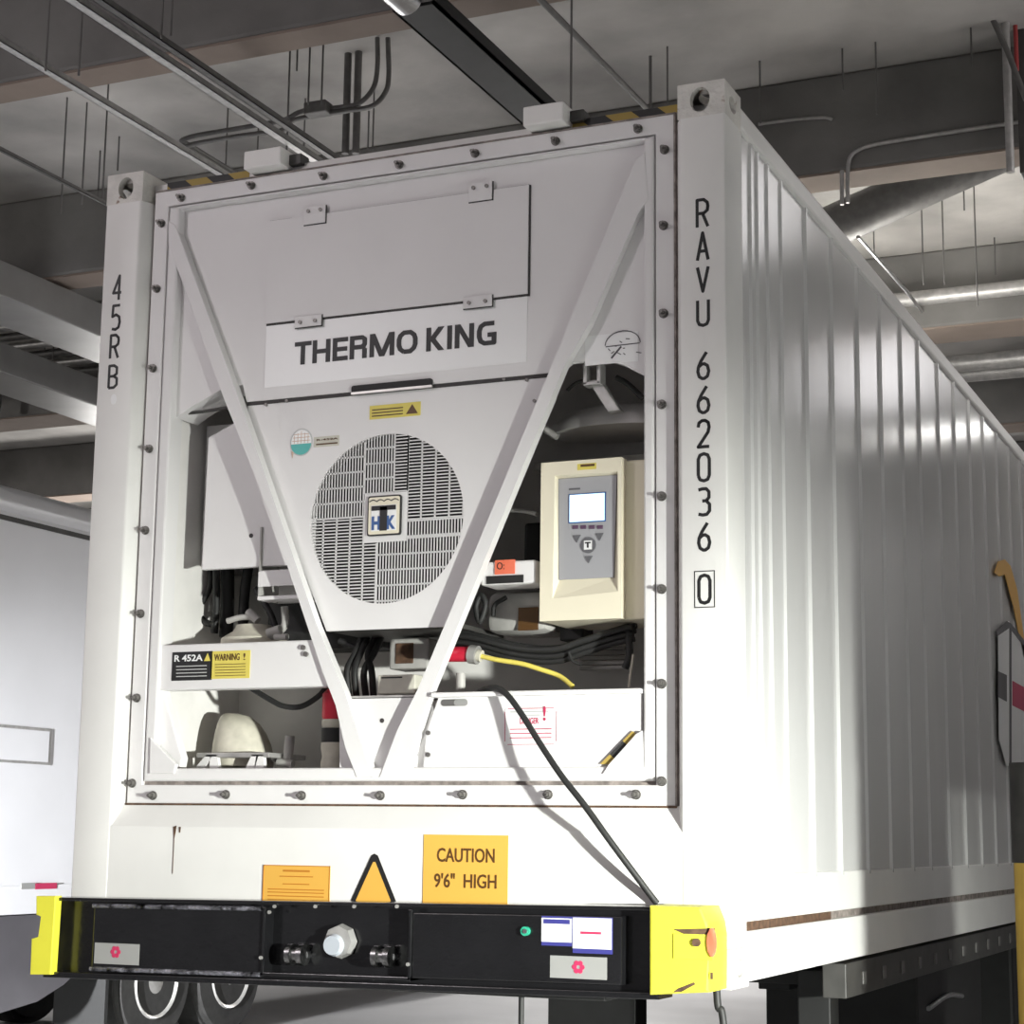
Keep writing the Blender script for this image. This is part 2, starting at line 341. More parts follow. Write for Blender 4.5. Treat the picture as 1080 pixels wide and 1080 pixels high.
# side walls: flat sheets with narrow upright beads
ribs = [.335, .416, .541, .715, 1.042, 1.428, 1.856, 2.269, 2.688, 3.07, 3.531, 3.95]
while ribs[-1] < L-.6: ribs.append(ribs[-1]+.43)
def side(X, sgn):
    bm = bmesh.new(); z0, z1 = .32, 2.80; prof = [(.17, 0)]
    for y in ribs:
        dd = .008 if y < .8 else .011; prof += [(y-.018, 0), (y-.008, dd), (y+.008, dd), (y+.018, 0)]
    prof.append((L-.17, 0))
    a = [bm.verts.new((X-sgn*(.018-d), y, z0)) for y, d in prof]; b = [bm.verts.new((X-sgn*(.018-d), y, z1)) for y, d in prof]
    for i in range(len(prof)-1): bm.faces.new((a[i], a[i+1], b[i+1], b[i]))
    c = [bm.verts.new((X-sgn*.06, prof[0][0], z0)), bm.verts.new((X-sgn*.06, prof[-1][0], z0)), bm.verts.new((X-sgn*.06, prof[-1][0], z1)), bm.verts.new((X-sgn*.06, prof[0][0], z1))]
    bm.faces.new((c[0], c[1], c[2], c[3])); bm.faces.new((a[0], b[0], c[3], c[0])); bm.faces.new((a[-1], b[-1], c[2], c[1]))
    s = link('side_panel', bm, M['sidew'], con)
    def bx(n, x0, x1, *r, m='sidew'): return box(n, con, m, min(X-sgn*x0, X-sgn*x1), max(X-sgn*x0, X-sgn*x1), *r)
    bx('side_edge_strip', .004, .05, .165, .20, .20, 2.80, .004, m='post')
    bx('kick_strip', .008, .05, .2, L-.17, .192, .335, .006, m='post')
    bx('bottom_side_rail', 0.0, .10, .178, L-.178, .012, .165, .005, m='post')
    bx('rail_gap', .03, .06, .178, L-.178, .15, .21, m='grime')
    bx('rail_slot', .012, .04, .2, 1.25, .155, .193, m='rustm')
    bx('top_side_rail', .0, .06, .178, L-.178, 2.79, 2.868, .012, m='post')
    box('rear_post', con, 'post', min(X, X-sgn*.12), max(X, X-sgn*.12), L-.16, L, .118, H-.118, .005)
side(W, 1); side(0, -1)
box('roof_panel', con, 'white', .05, W-.05, .12, L-.02, 2.84, 2.87, .004)
box('underframe', con, 'dark', .1, W-.1, .15, L-.1, .05, .11)
box('rear_door', con, 'white', .12, W-.12, L-.08, L-.02, .12, 2.80, .004)
box('rear_header', con, 'post', .12, W-.12, L-.14, L-.01, 2.80, 2.86)
# codes painted on the posts
cw = at(748, 459, 0).x-at(734, 459, 0).x
def zz(px, y0, y1): return (at(px, y1, 0).z, at(px, y0, 0).z)
glyphs('serial_character', con, [(c, *zz(741, a, b)) for c, a, b in (('R', 209, 241), ('A', 244, 276), ('V', 280, 309), ('U', 315, 345), ('6', 370, 401), ('6', 406, 437), ('2', 442, 473), ('0', 477, 509), ('3', 514, 545), ('6', 550, 582), ('0', 605, 638))], 2.3605, .047, .0105, 0)
zb0, zb1 = zz(741, 602, 641)
bm = bmesh.new(); bxw = .034
for a in ((2.3605-bxw, 2.3605+bxw, zb0, zb0+.003), (2.3605-bxw, 2.3605+bxw, zb1-.003, zb1), (2.3605-bxw, 2.3605-bxw+.003, zb0, zb1), (2.3605+bxw-.003, 2.3605+bxw, zb0, zb1)):
    bbox(bm, a[0], a[1], -.001, 0.0005, a[2], a[3])
link('check_digit_frame', bm, M['ink'], con)
glyphs('type_character', con, [(c, *zz(122, a, b)) for c, a, b in (('4', 290, 318), ('5', 321, 349), ('R', 352, 379), ('B', 384, 410))], .070, .046, .0105, 0)
bm = bmesh.new(); bprism(bm, [(.078+.013*math.cos(k*.4), at(122, 421, 0).z+.02*math.sin(k*.4)) for k in range(16)], -.001, 0); link('worn_mark', bm, M['decal_white'], con)
# stickers on the sill
y = 0.0015
s = pbox('notice_sticker', con, 'amber', (278, 912), (347, 962), y-.002, .002); s['label'] = 'amber notice sticker with fine print'
p0, p1 = at(278, 912, 0), at(347, 962, 0)
bm = bmesh.new()
for k, (z, a, b) in enumerate(((.015, .3, .7), (.035, .25, .75), (.06, .3, .7), (.078, .08, .92), (.088, .08, .92), (.1, .08, .92), (.112, .08, .92))):
    bbox(bm, p0.x+(p1.x-p0.x)*a, p0.x+(p1.x-p0.x)*b, y-.003, y-.002, p0.z-z-.0035-(.003 if k == 0 else 0), p0.z-z)
for t in ((p0.x, p0.x+.003), (p1.x-.003, p1.x)): bbox(bm, *t, y-.003, y-.002, p1.z, p0.z)
bbox(bm, p0.x, p1.x, y-.003, y-.002, p0.z-.003, p0.z)
link('print', bm, M['amberline'], s)
tri = [(395, 901), (430, 965), (360, 965)]
s = prism('warning_triangle', con, 'ink', [(at(395, 901, 0).x+dx, at(395, 901, 0).z+dz) for dx, dz in ((-.012, -.004), (0, .002), (.012, -.004), (.125, -.235), (.115, -.25), (-.115, -.25), (-.125, -.235))], y-.002, y)
prism('triangle_face', s, 'amber', [(at(395, 901, 0).x+dx, at(395, 901, 0).z+dz) for dx, dz in ((-.004, -.025), (.004, -.025), (.103, -.228), (-.103, -.228))], y-.003, y-.002)
cx = at(395, 901, 0).x; text('print', 'CAUTION', s, 'brown', cx-.05, cx+.05, .214, .225, y-.003)
s = pbox('caution_sticker', con, 'amber', (447, 880), (535, 965), y-.002, .002); s['label'] = 'amber caution sticker giving the container height'
a, b = at(461, 909, 0), at(522, 895, 0); text('lettering', 'CAUTION', s, 'brown', a.x, b.x, a.z, b.z, y-.002, bold=.016)
a, b = at(458, 936, 0), at(524, 922, 0); text('lettering', '9\'6"  HIGH', s, 'brown', a.x, b.x, a.z, b.z, y-.002, bold=.016)
# weathered drips
bm = bmesh.new(); p = at(184, 872, 0)
bprism(bm, [(p.x-.005, p.z), (p.x+.008, p.z+.004), (p.x+.005, p.z-.02), (p.x+.0008, p.z-.04), (p.x+.0002, p.z-.16), (p.x-.0008, p.z-.16), (p.x-.0006, p.z-.04)], y-.002, y)
bprism(bm, [(p.x+.018, p.z), (p.x+.026, p.z), (p.x+.024, p.z-.02), (p.x+.020, p.z-.02)], y-.002, y); link('rust_drip', bm, M['rustm'], con)
# flat coloured shapes on the side panel
X = W+.0005
def sidepoly(name, m, pts, X0=W-.001, t=.004, par=con):
    bm = bmesh.new(); P = [atx(x, yy, X0+t) for x, yy in pts]
    a = [bm.verts.new((X0, q.y, q.z)) for q in P]; b = [bm.verts.new((X0+t, q.y, q.z)) for q in P]; n = len(P)
    bm.faces.new(a); bm.faces.new(b[::-1])
    for i in range(n): bm.faces.new((a[i], b[i], b[(i+1) % n], a[(i+1) % n]))
    return link(name, bm, M[m], par)
d = sidepoly('side_shape', 'decal_white', [(1053, 664), (1064, 655), (1084, 684), (1084, 806), (1062, 808), (1054, 780)], t=.003); d['label'] = 'white flat shape with grey and red band'
sidepoly('shape_band', 'skirt', [(1053, 708), (1062, 712), (1062, 740), (1053, 735)], W+.001, .003, d)
sidepoly('shape_band', 'pink', [(1068, 718), (1084, 727), (1084, 752), (1068, 744)], W+.001, .003, d)
sidepoly('shape_outline', 'skirt', [(1051, 666), (1062, 655), (1066, 657), (1084, 680), (1084, 686), (1065, 662), (1052, 671)], W+.001, .004, d)
sidepoly('shape_outline', 'skirt', [(1065, 660), (1067, 662), (1067, 808), (1065, 808)], W+.001, .0035, d)
sidepoly('side_arc', 'amber', [(1049, 604), (1053, 592), (1060, 590), (1066, 597), (1073, 622), (1084, 700), (1081, 700), (1069, 640), (1060, 606), (1054, 608)], t=.003)['label'] = 'orange arc above the white side shape'

# ================================================================== the refrigeration unit
un = thing('refrigeration_unit', 'white refrigeration unit with round fan grille set in the container front', 'refrigeration unit', (W/2, .3, .55))
FX0, FX1, FZ0, FZ1 = .185, 2.247, .545, 2.822
def frame_ring(name, x0, x1, z0, z1, w, y0, y1, m='unit', bev=.004):
    bm = bmesh.new()
    wl, wr, wb, wt = w
    O = [(x0, z0), (x1, z0), (x1, z1), (x0, z1)]; I = [(x0+wl, z0+wb), (x1-wr, z0+wb), (x1-wr, z1-wt), (x0+wl, z1-wt)]
    A, B, C, D = [[bm.verts.new((a, yy, c)) for a, c in q] for q, yy in ((O, y0), (I, y0), (O, y1), (I, y1))]
    for i in range(4):
        j = (i+1) % 4
        for f in ((A[i], A[j], B[j], B[i]), (C[i], C[j], D[j], D[i]), (A[i], A[j], C[j], C[i]), (B[i], B[j], D[j], D[i])): bm.faces.new(f)
    bmesh.ops.recalc_face_normals(bm, faces=bm.faces)
    es = [e for e in bm.edges if abs(e.verts[0].co.y-y0) < 1e-5 and abs(e.verts[1].co.y-y0) < 1e-5 and len({tuple(round(c, 4) for c in (v.co.x, v.co.z)) for v in e.verts} & {tuple(round(c, 4) for c in q) for q in O}) in (0, 2)]
    bmesh.ops.bevel(bm, geom=es, offset=bev, segments=2, profile=.5, affect='EDGES')
    return link(name, bm, M[m], un)
frame_ring('flange', FX0, FX1, FZ0, FZ1, (.062, .066, .065, .062), .05, .072)
frame_ring('flange_seal', FX0-.009, FX1+.009, FZ0-.009, FZ1+.009, (.03, .03, .03, .03), .062, .076, 'grime', .001)
frame_ring('inner_frame', FX0+.068, FX1-.072, FZ0+.078, FZ1-.066, (.045, .035, .045, .012), .048, .125, bev=.008)
box('frame_groove', un, 'grime', FX0+.06, FX1-.06, .066, .09, FZ0+.06, FZ0+.085)
box('flange_gap', un, 'rustm', FX0-.004, FX1+.004, .047, .060, FZ0-.006, FZ0+.001)
box('flange_gap', un, 'grime', FX1-.001, FX1+.005, .047, .064, FZ0, FZ1)
box('flange_gap', un, 'grime', FX0-.005, FX1+.005, .047, .064, FZ1-.001, FZ1+.004)
# bolts
bm = bmesh.new(); bcyl(bm, (0, .002, 0), (0, -.004, 0), .016, seg=16); bcyl(bm, (0, -.004, 0), (0, -.018, 0), .0125, seg=6); bcyl(bm, (0, -.018, 0), (0, -.034, 0), .006, seg=10)
b0 = link('bolt', bm, M['bolt'], un, True)
BP = [(190, 208), (264, 195), (340, 185), (420, 173), (500, 161), (585, 148), (672, 135), (169, 235), (164, 304), (160, 388), (156, 473), (152, 559), (147, 647), (143, 736), (138, 826),
      (160, 839), (237, 838), (317, 839), (400, 839), (487, 838), (577, 838), (670, 838), (700, 157), (699, 237), (699, 330), (697, 426), (697, 523), (697, 621), (697, 721), (697, 824)]
for i, (px, py) in enumerate(BP):
    o = b0 if i == 0 else b0.copy()
    if i: COL.objects.link(o)
    p = at(px, py, .04); o.location = Vector((p.x, .05, p.z))-un.location
# shell of the bay behind
box('back_wall', un, 'unit_in', .26, 2.17, .62, .64, .6, 2.78)
box('bay_side', un, 'unit_in', 2.16, 2.175, .12, .63, .6, 2.78)
box('bay_side', un, 'unit_in', .262, .277, .12, .63, .6, 2.78)
box('bay_top', un, 'unit', .26, 2.17, .12, .63, 2.76, 2.775)
box('bay_floor', un, 'unit', .26, 2.17, .10, .63, .63, .655)
# upper panel with the lettering; sides reach down into the two windows' cut corners
Y0 = .085
up = [(.29, 2.75), (.29, 1.955), (.345, 1.99), (.50, 2.055), (.58, 2.058), (.60, 1.985), (1.83, 1.985), (1.87, 2.012), (1.99, 2.012), (2.06, 1.985), (2.135, 1.94), (2.135, 2.75)]
prism('upper_panel', un, 'unit', up, Y0, Y0+.02, 0)
pt = prism('panel_lip', un, 'unit', [(.29, 1.955), (.345, 1.99), (.50, 2.055), (.58, 2.058), (.58, 2.05), (.5, 2.045), (.35, 1.98), (.30, 1.95)], Y0, Y0+.14)
# removable hatch
hx0, hx1 = at(283, 300, Y0).x, at(558, 250, Y0).x; hz1, hz0 = (at(283, 233, Y0).z+at(558, 197, Y0).z)/2, (at(290, 341, Y0).z+at(550, 311, Y0).z)/2
hatch = prism('access_hatch', un, 'unit', [(hx0, hz0), (hx1, hz0), (hx1, hz1), (hx0, hz1)], Y0-.009, Y0)
bm = bmesh.new()
bbox(bm, hx0, hx1+.006, Y0-.004, Y0-.0004, hz0-.008, hz0+.002); bbox(bm, hx1-.002, hx1+.006, Y0-.004, Y0-.0004, hz0, hz1); bbox(bm, hx0+.15, hx1, Y0-.003, Y0-.0004, hz1-.001, hz1+.003); bbox(bm, hx0, hx0+.09, Y0-.003, Y0-.0004, hz1-.001, hz1+.003)
link('hatch_shadow_gap', bm, M['seam'], hatch)
def hinge(xa, xb, za, zb):
    h = box('hinge', hatch, 'unit', xa, xb, Y0-.014, Y0-.008, za, zb, .002)
    bm = bmesh.new(); bbox(bm, xa, xb+.004, Y0-.011, Y0-.0085, za-.004, zb-.002); link('hinge_edge', bm, M['seam'], hatch)
    for t in (.22, .78):
        xx = xa+(xb-xa)*t; z = zb-.018 if zb > 2.5 else za+.018
        bm = bmesh.new(); bcyl(bm, (xx, Y0-.010, z), (xx, Y0-.020, z), .007, seg=8); link('screw', bm, M['bolt'], h, True)
    return h
for px in (334, 508):
    c = at(px, 215, Y0).x; hinge(c-.045, c+.045, hz1-.035, hz1+.032)
for px in (327, 505):
    c = at(px, 330, Y0).x; hinge(c-.055, c+.055, hz0-.03, hz0+.012)
# white reflective plate under the name
zt, zb_ = 2.222, 2.0
box('name_plate', un, 'decal_white', hx0+.0, at(556, 350, Y0).x, Y0-.0025, Y0, 2.03, hz0-.008)
a, b = at(312, 384, Y0), at(524, 338, Y0)
zA, zB = at(417, 379.5, Y0).z, at(417, 348.5, Y0).z
xk = at(446, 360, Y0).x
NA = {'T': ['HT', ((.5, 0), (.5, 1))], 'H': [((0, 0), (0, 1)), ((1, 0), (1, 1)), ((0, .5), (1, .5))], 'E': [((0, 0), (0, 1)), 'HT', ((0, .5), (.95, .5)), ((0, 0), (1, 0))], 'I': [((.5, 0), (.5, 1))]}
NB = {'O': [[(.3, 0), (.08, .15), (0, .35), (0, .65), (.08, .85), (.3, 1), (.7, 1), (.92, .85), (1, .65), (1, .35), (.92, .15), (.7, 0), (.3, 0)]],
      'G': [[(1, 1), (.35, 1), (.1, .88), (0, .65), (0, .35), (.1, .12), (.35, 0), (1, 0), (1, .42)]],
      'R': [[(0, 1), (.8, 1), (1, .9), (1, .62), (.8, .5), (.05, .5)]]}
def name_letter(ch, xa, xb):
    bm = bmesh.new(); vw, hw = .0175, .0155; xa, xb = at(xa, 365, Y0).x, at(xb, 365, Y0).x; z0, z1 = zA, zB; yf = Y0-.0045; k = [0]
    def rect(a, b, c, d): k[0] += 1; bbox(bm, a, b, yf-.00003*k[0], Y0-.002, c, d)
    def X_(t): return xa+vw/2+t*(xb-xa-vw)
    def Z_(t): return z0+hw/2+t*(z1-z0-hw)
    def diag(x0_, x1_, ww, za=z0, zb=z1): k[0] += 1; bprism(bm, [(x0_-ww/2, za), (x0_+ww/2, za), (x1_+ww/2, zb), (x1_-ww/2, zb)], yf-.00003*k[0], Y0-.002)
    for st in NA.get(ch, []):
        if st == 'HT': rect(xa, xb, z1-hw, z1); continue
        (a, b), (c, d) = st
        if a == c: rect(X_(a)-vw/2, X_(a)+vw/2, z0, z1)
        else: rect(xa+vw*.5, xa+vw/2+(xb-xa-vw/2)*c, Z_(b)-hw/2, Z_(b)+hw/2)
    for st in NB.get(ch, []):
        P = [(X_(a), Z_(b)) for a, b in st]
        for (a, b), (c, d) in zip(P, P[1:]):
            l = math.hypot(c-a, d-b); nx, nz = -(d-b)/l, (c-a)/l; w2 = math.hypot(vw*nx, hw*nz)/2; k[0] += 1
            bprism(bm, [(a+nx*w2, b+nz*w2), (c+nx*w2, d+nz*w2), (c-nx*w2, d-nz*w2), (a-nx*w2, b-nz*w2)], yf-.00003*k[0], Y0-.002)
        for a, b in P[1:-1]: k[0] += 1; bprism(bm, [(a+vw/2*math.cos(t*math.pi/6), b+hw/2*math.sin(t*math.pi/6)) for t in range(12)], yf-.00003*k[0], Y0-.002)
    if ch == 'G': rect(xa+(xb-xa)*.55, xb, Z_(.42)-hw/2, Z_(.42)+hw/2)
    if ch == 'R': rect(xa, xa+vw, z0, z1); rect(xb-vw, xb, z0, z0+(z1-z0)*.42); rect(xa, xb-vw*.3, Z_(.5)-hw/2, Z_(.5)+hw/2)
    if ch == 'M': rect(xa, xa+vw, z0, z1); rect(xb-vw, xb, z0, z1); m_ = (xa+xb)/2; diag(m_, xa+vw*.6, vw*1.15); diag(m_, xb-vw*.6, vw*1.15)
    if ch == 'N': rect(xa, xa+vw, z0, z1); rect(xb-vw, xb, z0, z1); diag(xb-vw*.6, xa+vw*.6, vw*1.15)
    if ch == 'K': rect(xa, xa+vw, z0, z1); zm = (z0+z1)/2; diag(xa+vw*1.1, xb-vw*.7, vw*1.3, zm-.004, z1); diag(xb-vw*.65, xa+vw*1.1, vw*1.3, z0, zm+.006)
    return link('name_letter', bm, M['ink'], un)
zA, zB = at(417, 374.5, Y0).z, at(417, 350, Y0).z
for ch_, u_, v_ in (('T', 52, 130), ('H', 137, 220), ('E', 232, 303), ('R', 313, 393), ('M', 407, 523), ('O', 535, 633), ('K', 675, 760), ('I', 773, 797), ('N', 810, 900), ('G', 915, 1007)): name_letter(ch_, 300+u_/4.5, 300+v_/4.5)
# scratched sketch sticker right of the right brace
lb = pbox('sketch_label', un, 'decal_white', (617, 386), (673, 349), Y0-.002, .0018); bm = bmesh.new()
c_ = at(657, 363, Y0); P = [(c_.x+.062*math.cos(math.radians(a)), c_.z+.045*math.sin(math.radians(a))) for a in range(0, 181, 15)]
def thin(a, b, w_=.0016):
    dx, dz = b[0]-a[0], b[1]-a[1]; l = math.hypot(dx, dz); nx, nz = -dz/l*w_, dx/l*w_; bprism(bm, [(a[0]+nx, a[1]+nz), (b[0]+nx, b[1]+nz), (b[0]-nx, b[1]-nz), (a[0]-nx, a[1]-nz)], Y0-.0035, Y0-.002)
for a, b in zip(P, P[1:]): thin(a, b)
thin((c_.x-.06, c_.z-.004), (c_.x+.06, c_.z-.002)); thin((c_.x-.04, c_.z-.045), (c_.x-.005, c_.z-.008), .003)
for k in range(9): a = R_.uniform(-.055, .05); b = R_.uniform(-.035, .02); thin((c_.x+a, c_.z+b), (c_.x+a+R_.uniform(.006, .02), c_.z+b+R_.uniform(-.01, .01)), .0014)
link('print', bm, M['skirt'], lb)
# the drop edge between upper panel and fan cover
box('panel_seam', un, 'seam', .60, 1.83, Y0+.006, Y0+.016, 1.972, 1.986)
# fan cover: trapezoid with a round opening
FC, FR, YF = Vector((1.176, 0, 1.526)), .298, .095
trap = [(.60, 1.975), (.605, 1.90), (.955, 1.14), (1.455, 1.14), (1.80, 1.90), (1.815, 1.975)]
def holed_panel(name, poly, c, r, y0, y1, m, n=72):
    bm = bmesh.new(); P = []
    for k in range(n):
        t = 2*math.pi*k/n; d = Vector((math.cos(t), math.sin(t))); best = 9
        for i in range(len(poly)):
            x1, z1 = poly[i]; x2, z2 = poly[(i+1) % len(poly)]; ex, ez = x2-x1, z2-z1; den = d.x*ez-d.y*ex
            if abs(den) < 1e-9: continue
            s_ = ((x1-c.x)*ez-(z1-c.z)*ex)/den; u_ = ((x1-c.x)*d.y-(z1-c.z)*d.x)/den
            if s_ > 0 and -1e-6 <= u_ <= 1+1e-6: best = min(best, s_)
        P.append((c.x+best*d.x, c.z+best*d.y))
    for v in poly:          # snap nearest ray ends to the true corners
        k = min(range(n), key=lambda k: (P[k][0]-v[0])**2+(P[k][1]-v[1])**2); P[k] = v
    A = [bm.verts.new((x, y0, z)) for x, z in P]; B = [bm.verts.new((c.x+r*math.cos(2*math.pi*k/n), y0, c.z+r*math.sin(2*math.pi*k/n))) for k in range(n)]
    C = [bm.verts.new((v.co.x, y1, v.co.z)) for v in A]; D = [bm.verts.new((v.co.x, y0+.012, v.co.z)) for v in B]
    for k in range(n):
        j = (k+1) % n
        for f in ((A[k], A[j], B[j], B[k]), (A[k], A[j], C[j], C[k]), (B[k], B[j], D[j], D[k])): bm.faces.new(f)
    return link(name, bm, M[m], un)
cover = holed_panel('fan_cover', trap, FC, FR, YF, YF+.03, 'unit')
box('fan_cover_base', un, 'dark', .96, 1.45, YF+.01, YF+.4, 1.14, 1.155)
# grille bars
bm = bmesh.new(); pitch = .0115; bw = .0038; rp = .0535
def hb(x0, x1, z0, z1): bbox(bm, FC.x+x0, FC.x+x1, YF+.001, YF+.0028, FC.z+z0, FC.z+z1)
def clipv(x, a, b):
    h = math.sqrt(max(0, FR*FR-x*x)); return max(a, -h), min(b, h)
def vert_slots(x0, x1, z0, z1, o=0):      # upright slots
    x = x0
    while x <= x1+1e-6:
        a, b = clipv(x, z0, z1)
        if b-a > .004: hb(x-bw/2, x+bw/2, a, b)
        x += pitch
    z = z0 if o == 0 else z1
    while z0-1e-6 <= z <= z1+1e-6:
        a, b = clipv(z, x0, x1)
        if b-a > .004: hb(a, b, z-.003, z+.003)
        z += rp if o == 0 else -rp
def hor_slots(x0, x1, z0, z1, o=0):
    z = z0
    while z <= z1+1e-6:
        a, b = clipv(z, x0, x1)
        if b-a > .004: hb(a, b, z-bw/2, z+bw/2)
        z += pitch
    x = x0 if o == 0 else x1
    while x0-1e-6 <= x <= x1+1e-6:
        a, b = clipv(x, z0, z1)
        if b-a > .004: hb(x-.003, x+.003, a, b)
        x += rp if o == 0 else -rp
r = FR
vert_slots(-r, -.29*r, .035*r, r); vert_slots(-.29*r, .085*r, .30*r, r, 0)
hor_slots(.095*r, .275*r, .31*r, r); hor_slots(.275*r, r, -.03*r, r)
vert_slots(.275*r, r, -.24*r, -.05*r, 1); vert_slots(-.10*r, r, -r, -.25*r, 1)
hor_slots(-r, -.29*r, -r, .03*r, 1); hor_slots(-.29*r, -.115*r, -r, -.29*r, 1)
gr = link('grille', bm, M['unit'], un)
box('grille_hub', gr, 'unit', FC.x-.29*r, FC.x+.27*r, YF+.0005, YF+.008, FC.z-.28*r, FC.z+.30*r, .002)
# fan behind
bm = bmesh.new(); bcyl(bm, (FC.x, YF+.11, FC.z), (FC.x, YF+.115, FC.z), FR+.03, seg=48); link('fan_well', bm, M['seam'], un)
bm = bmesh.new()
for k in range(5):
    t = 2*math.pi*k/5; c, s_ = math.cos(t), math.sin(t)
    P = [(.05, -.04, 0), (.26, -.07, .0), (.27, .06, .03), (.05, .04, .02)]
    vs = [bm.verts.new((FC.x+a*c-b*s_, YF+.06+e, FC.z+a*s_+b*c)) for a, b, e in P]; vs2 = [bm.verts.new((v.co.x, v.co.y+.004, v.co.z)) for v in vs]
    bm.faces.new(vs); bm.faces.new(vs2[::-1])
    for i in range(4): bm.faces.new((vs[i], vs[(i+1) % 4], vs2[(i+1) % 4], vs2[i]))
bcyl(bm, (FC.x, YF+.05, FC.z), (FC.x, YF+.1, FC.z), .06)
link('fan', bm, M['dull'], un)
# badge in the middle of the grille
bx0, bx1, bz0, bz1 = FC.x-.067, FC.x+.063, FC.z-.062, FC.z+.078
badge = prism('badge', un, 'ink', rounded(bx0, bx1, bz0, bz1, .008), YF-.008, YF)
prism('badge_face', badge, 'cream', rounded(bx0+.005, bx1-.005, bz0+.005, bz1-.005, .006), YF-.010, YF-.008)
bm = bmesh.new()
n = 12; top = [(bx0+.008+(bx1-bx0-.016)*k/24, bz1-.022+.006*abs(math.sin(math.pi*k/6))) for k in range(25)]
for (xa, za), (xb, zb2) in zip(top, top[1:]): bprism(bm, [(xa, za), (xb, zb2), (xb, zb2+.0035), (xa, za+.0035)], YF-.0115, YF-.010)
link('badge_crown', bm, M['ink'], badge)
prism('badge_field', badge, 'decal_white', [(bx0+.016, bz0+.016), (bx1-.016, bz0+.016), (bx1-.016, bz1-.034), (bx0+.016, bz1-.034)], YF-.0112, YF-.010)
text('badge_letter', 'H', badge, 'blue', bx0+.019, bx0+.052, bz0+.020, bz0+.068, YF-.0112, bold=.05)
text('badge_letter', 'K', badge, 'blue', bx1-.052, bx1-.019, bz0+.020, bz0+.068, YF-.0112, bold=.05)
bm = bmesh.new(); cx = (bx0+bx1)/2
bbox(bm, cx-.014, cx+.014, YF-.0135, YF-.0112, bz0+.016, bz1-.040); bbox(bm, bx0+.018, bx1-.018, YF-.0135, YF-.0112, bz1-.052, bz1-.036); link('badge_letter', bm, M['ink'], badge)
# stickers, slot and screws on the cover
p, q = at(373, 413, YF), at(458, 408, YF)
o = prism('cover_handle', un, 'dull', rounded(p.x, q.x, 1.978, 2.004, .009), Y0-.008, Y0-.001); prism('handle_rim', o, 'alu', rounded(p.x, q.x, 1.972, 1.980, .003), Y0-.010, Y0-.001)
p, q = at(390, 437, YF), at(444, 420, YF)
o = box('hazard_label', un, 'labely', p.x, q.x, YF-.002, YF, 1.880, 1.929); bm = bmesh.new()
w_ = q.x-p.x
for k in range(3): bbox(bm, p.x+.03*w_+.004, p.x+.66*w_, YF-.003, YF-.002, 1.889+.011*k, 1.893+.011*k)
bprism(bm, [(p.x+.72*w_, 1.888), (p.x+.95*w_, 1.888), (p.x+.84*w_, 1.922)], YF-.003, YF-.002); link('print', bm, M['brown'], o)
c = at(318, 466.5, YF); bm = bmesh.new(); bprism(bm, [(c.x+.046*math.cos(k*math.pi/18), c.z+.050*math.sin(k*math.pi/18)) for k in range(36)], YF-.0015, YF); lab = link('refrigerant_label', bm, M['greyprint'], un)
bm = bmesh.new(); bprism(bm, [(c.x+.041*math.cos(k*math.pi/18), c.z+.045*math.sin(k*math.pi/18)) for k in range(36)], YF-.0022, YF-.0015); link('globe_face', bm, M['decal_white'], lab)
bm = bmesh.new(); bprism(bm, [(c.x+.041*math.cos(math.pi+k*math.pi/18), c.z-.006+.040*math.sin(math.pi+k*math.pi/18)) for k in range(19)], YF-.003, YF-.0022); link('globe_lower', bm, M['teal'], lab)
bm = bmesh.new()
for k in (-2, -1, 0, 1, 2):
    bbox(bm, c.x+k*.014-.001, c.x+k*.014+.001, YF-.003, YF-.0022, c.z-.004, c.z+.040-abs(k)*.007)
for k in range(3): bbox(bm, c.x-.037+k*.003, c.x+.037-k*.003, YF-.003, YF-.0022, c.z+.004+k*.012, c.z+.0062+k*.012)
bprism(bm, [(c.x-.040, c.z-.03), (c.x-.030, c.z-.035), (c.x-.034, c.z-.055)], YF-.003, YF-.001)
link('globe_grid', bm, M['tan'], lab)
p, q = at(331, 472, YF), at(358, 459, YF); pl = box('label_plate', lab, 'beige', p.x, q.x, YF-.0015, YF, p.z, q.z)
text('print', 'R-452A', lab, 'brown', p.x+.012, q.x-.004, p.z+.022, q.z-.008, YF-.002, bold=.01); box('print', lab, 'brown', p.x+.01, q.x-.006, YF-.0025, YF-.0015, p.z+.007, p.z+.012)
bm = bmesh.new()
for px, py in ((281, 427), (303, 423), (265, 451), (532, 400), (556, 401), (564, 423)): 
    p = at(px, py, YF); bcyl(bm, (p.x, YF+.001, p.z), (p.x, YF-.007, p.z), .006, seg=8)
link('cover_screws', bm, M['bolt'], un)
# V braces: flat channels that meet and flare out on the bottom frame
def brace(px): return prism('diagonal_brace', un, 'unit', ppoly(px, .045), .045, .084, .005)
brace([(177, 257), (236, 420), (284, 540), (340, 708), (354, 744), (364, 788), (375, 820), (395, 820), (377, 770), (363, 729), (334, 659), (251, 418), (185, 237), (177, 232)])
brace([(399, 820), (419, 770), (441, 726), (477, 640), (498, 588), (573, 407), (600, 340), (670, 167), (680, 160), (684, 210), (672, 224), (621, 342), (595, 386), (512, 588), (488, 647), (456, 725), (447, 755), (439, 781), (432, 805), (430, 820)])
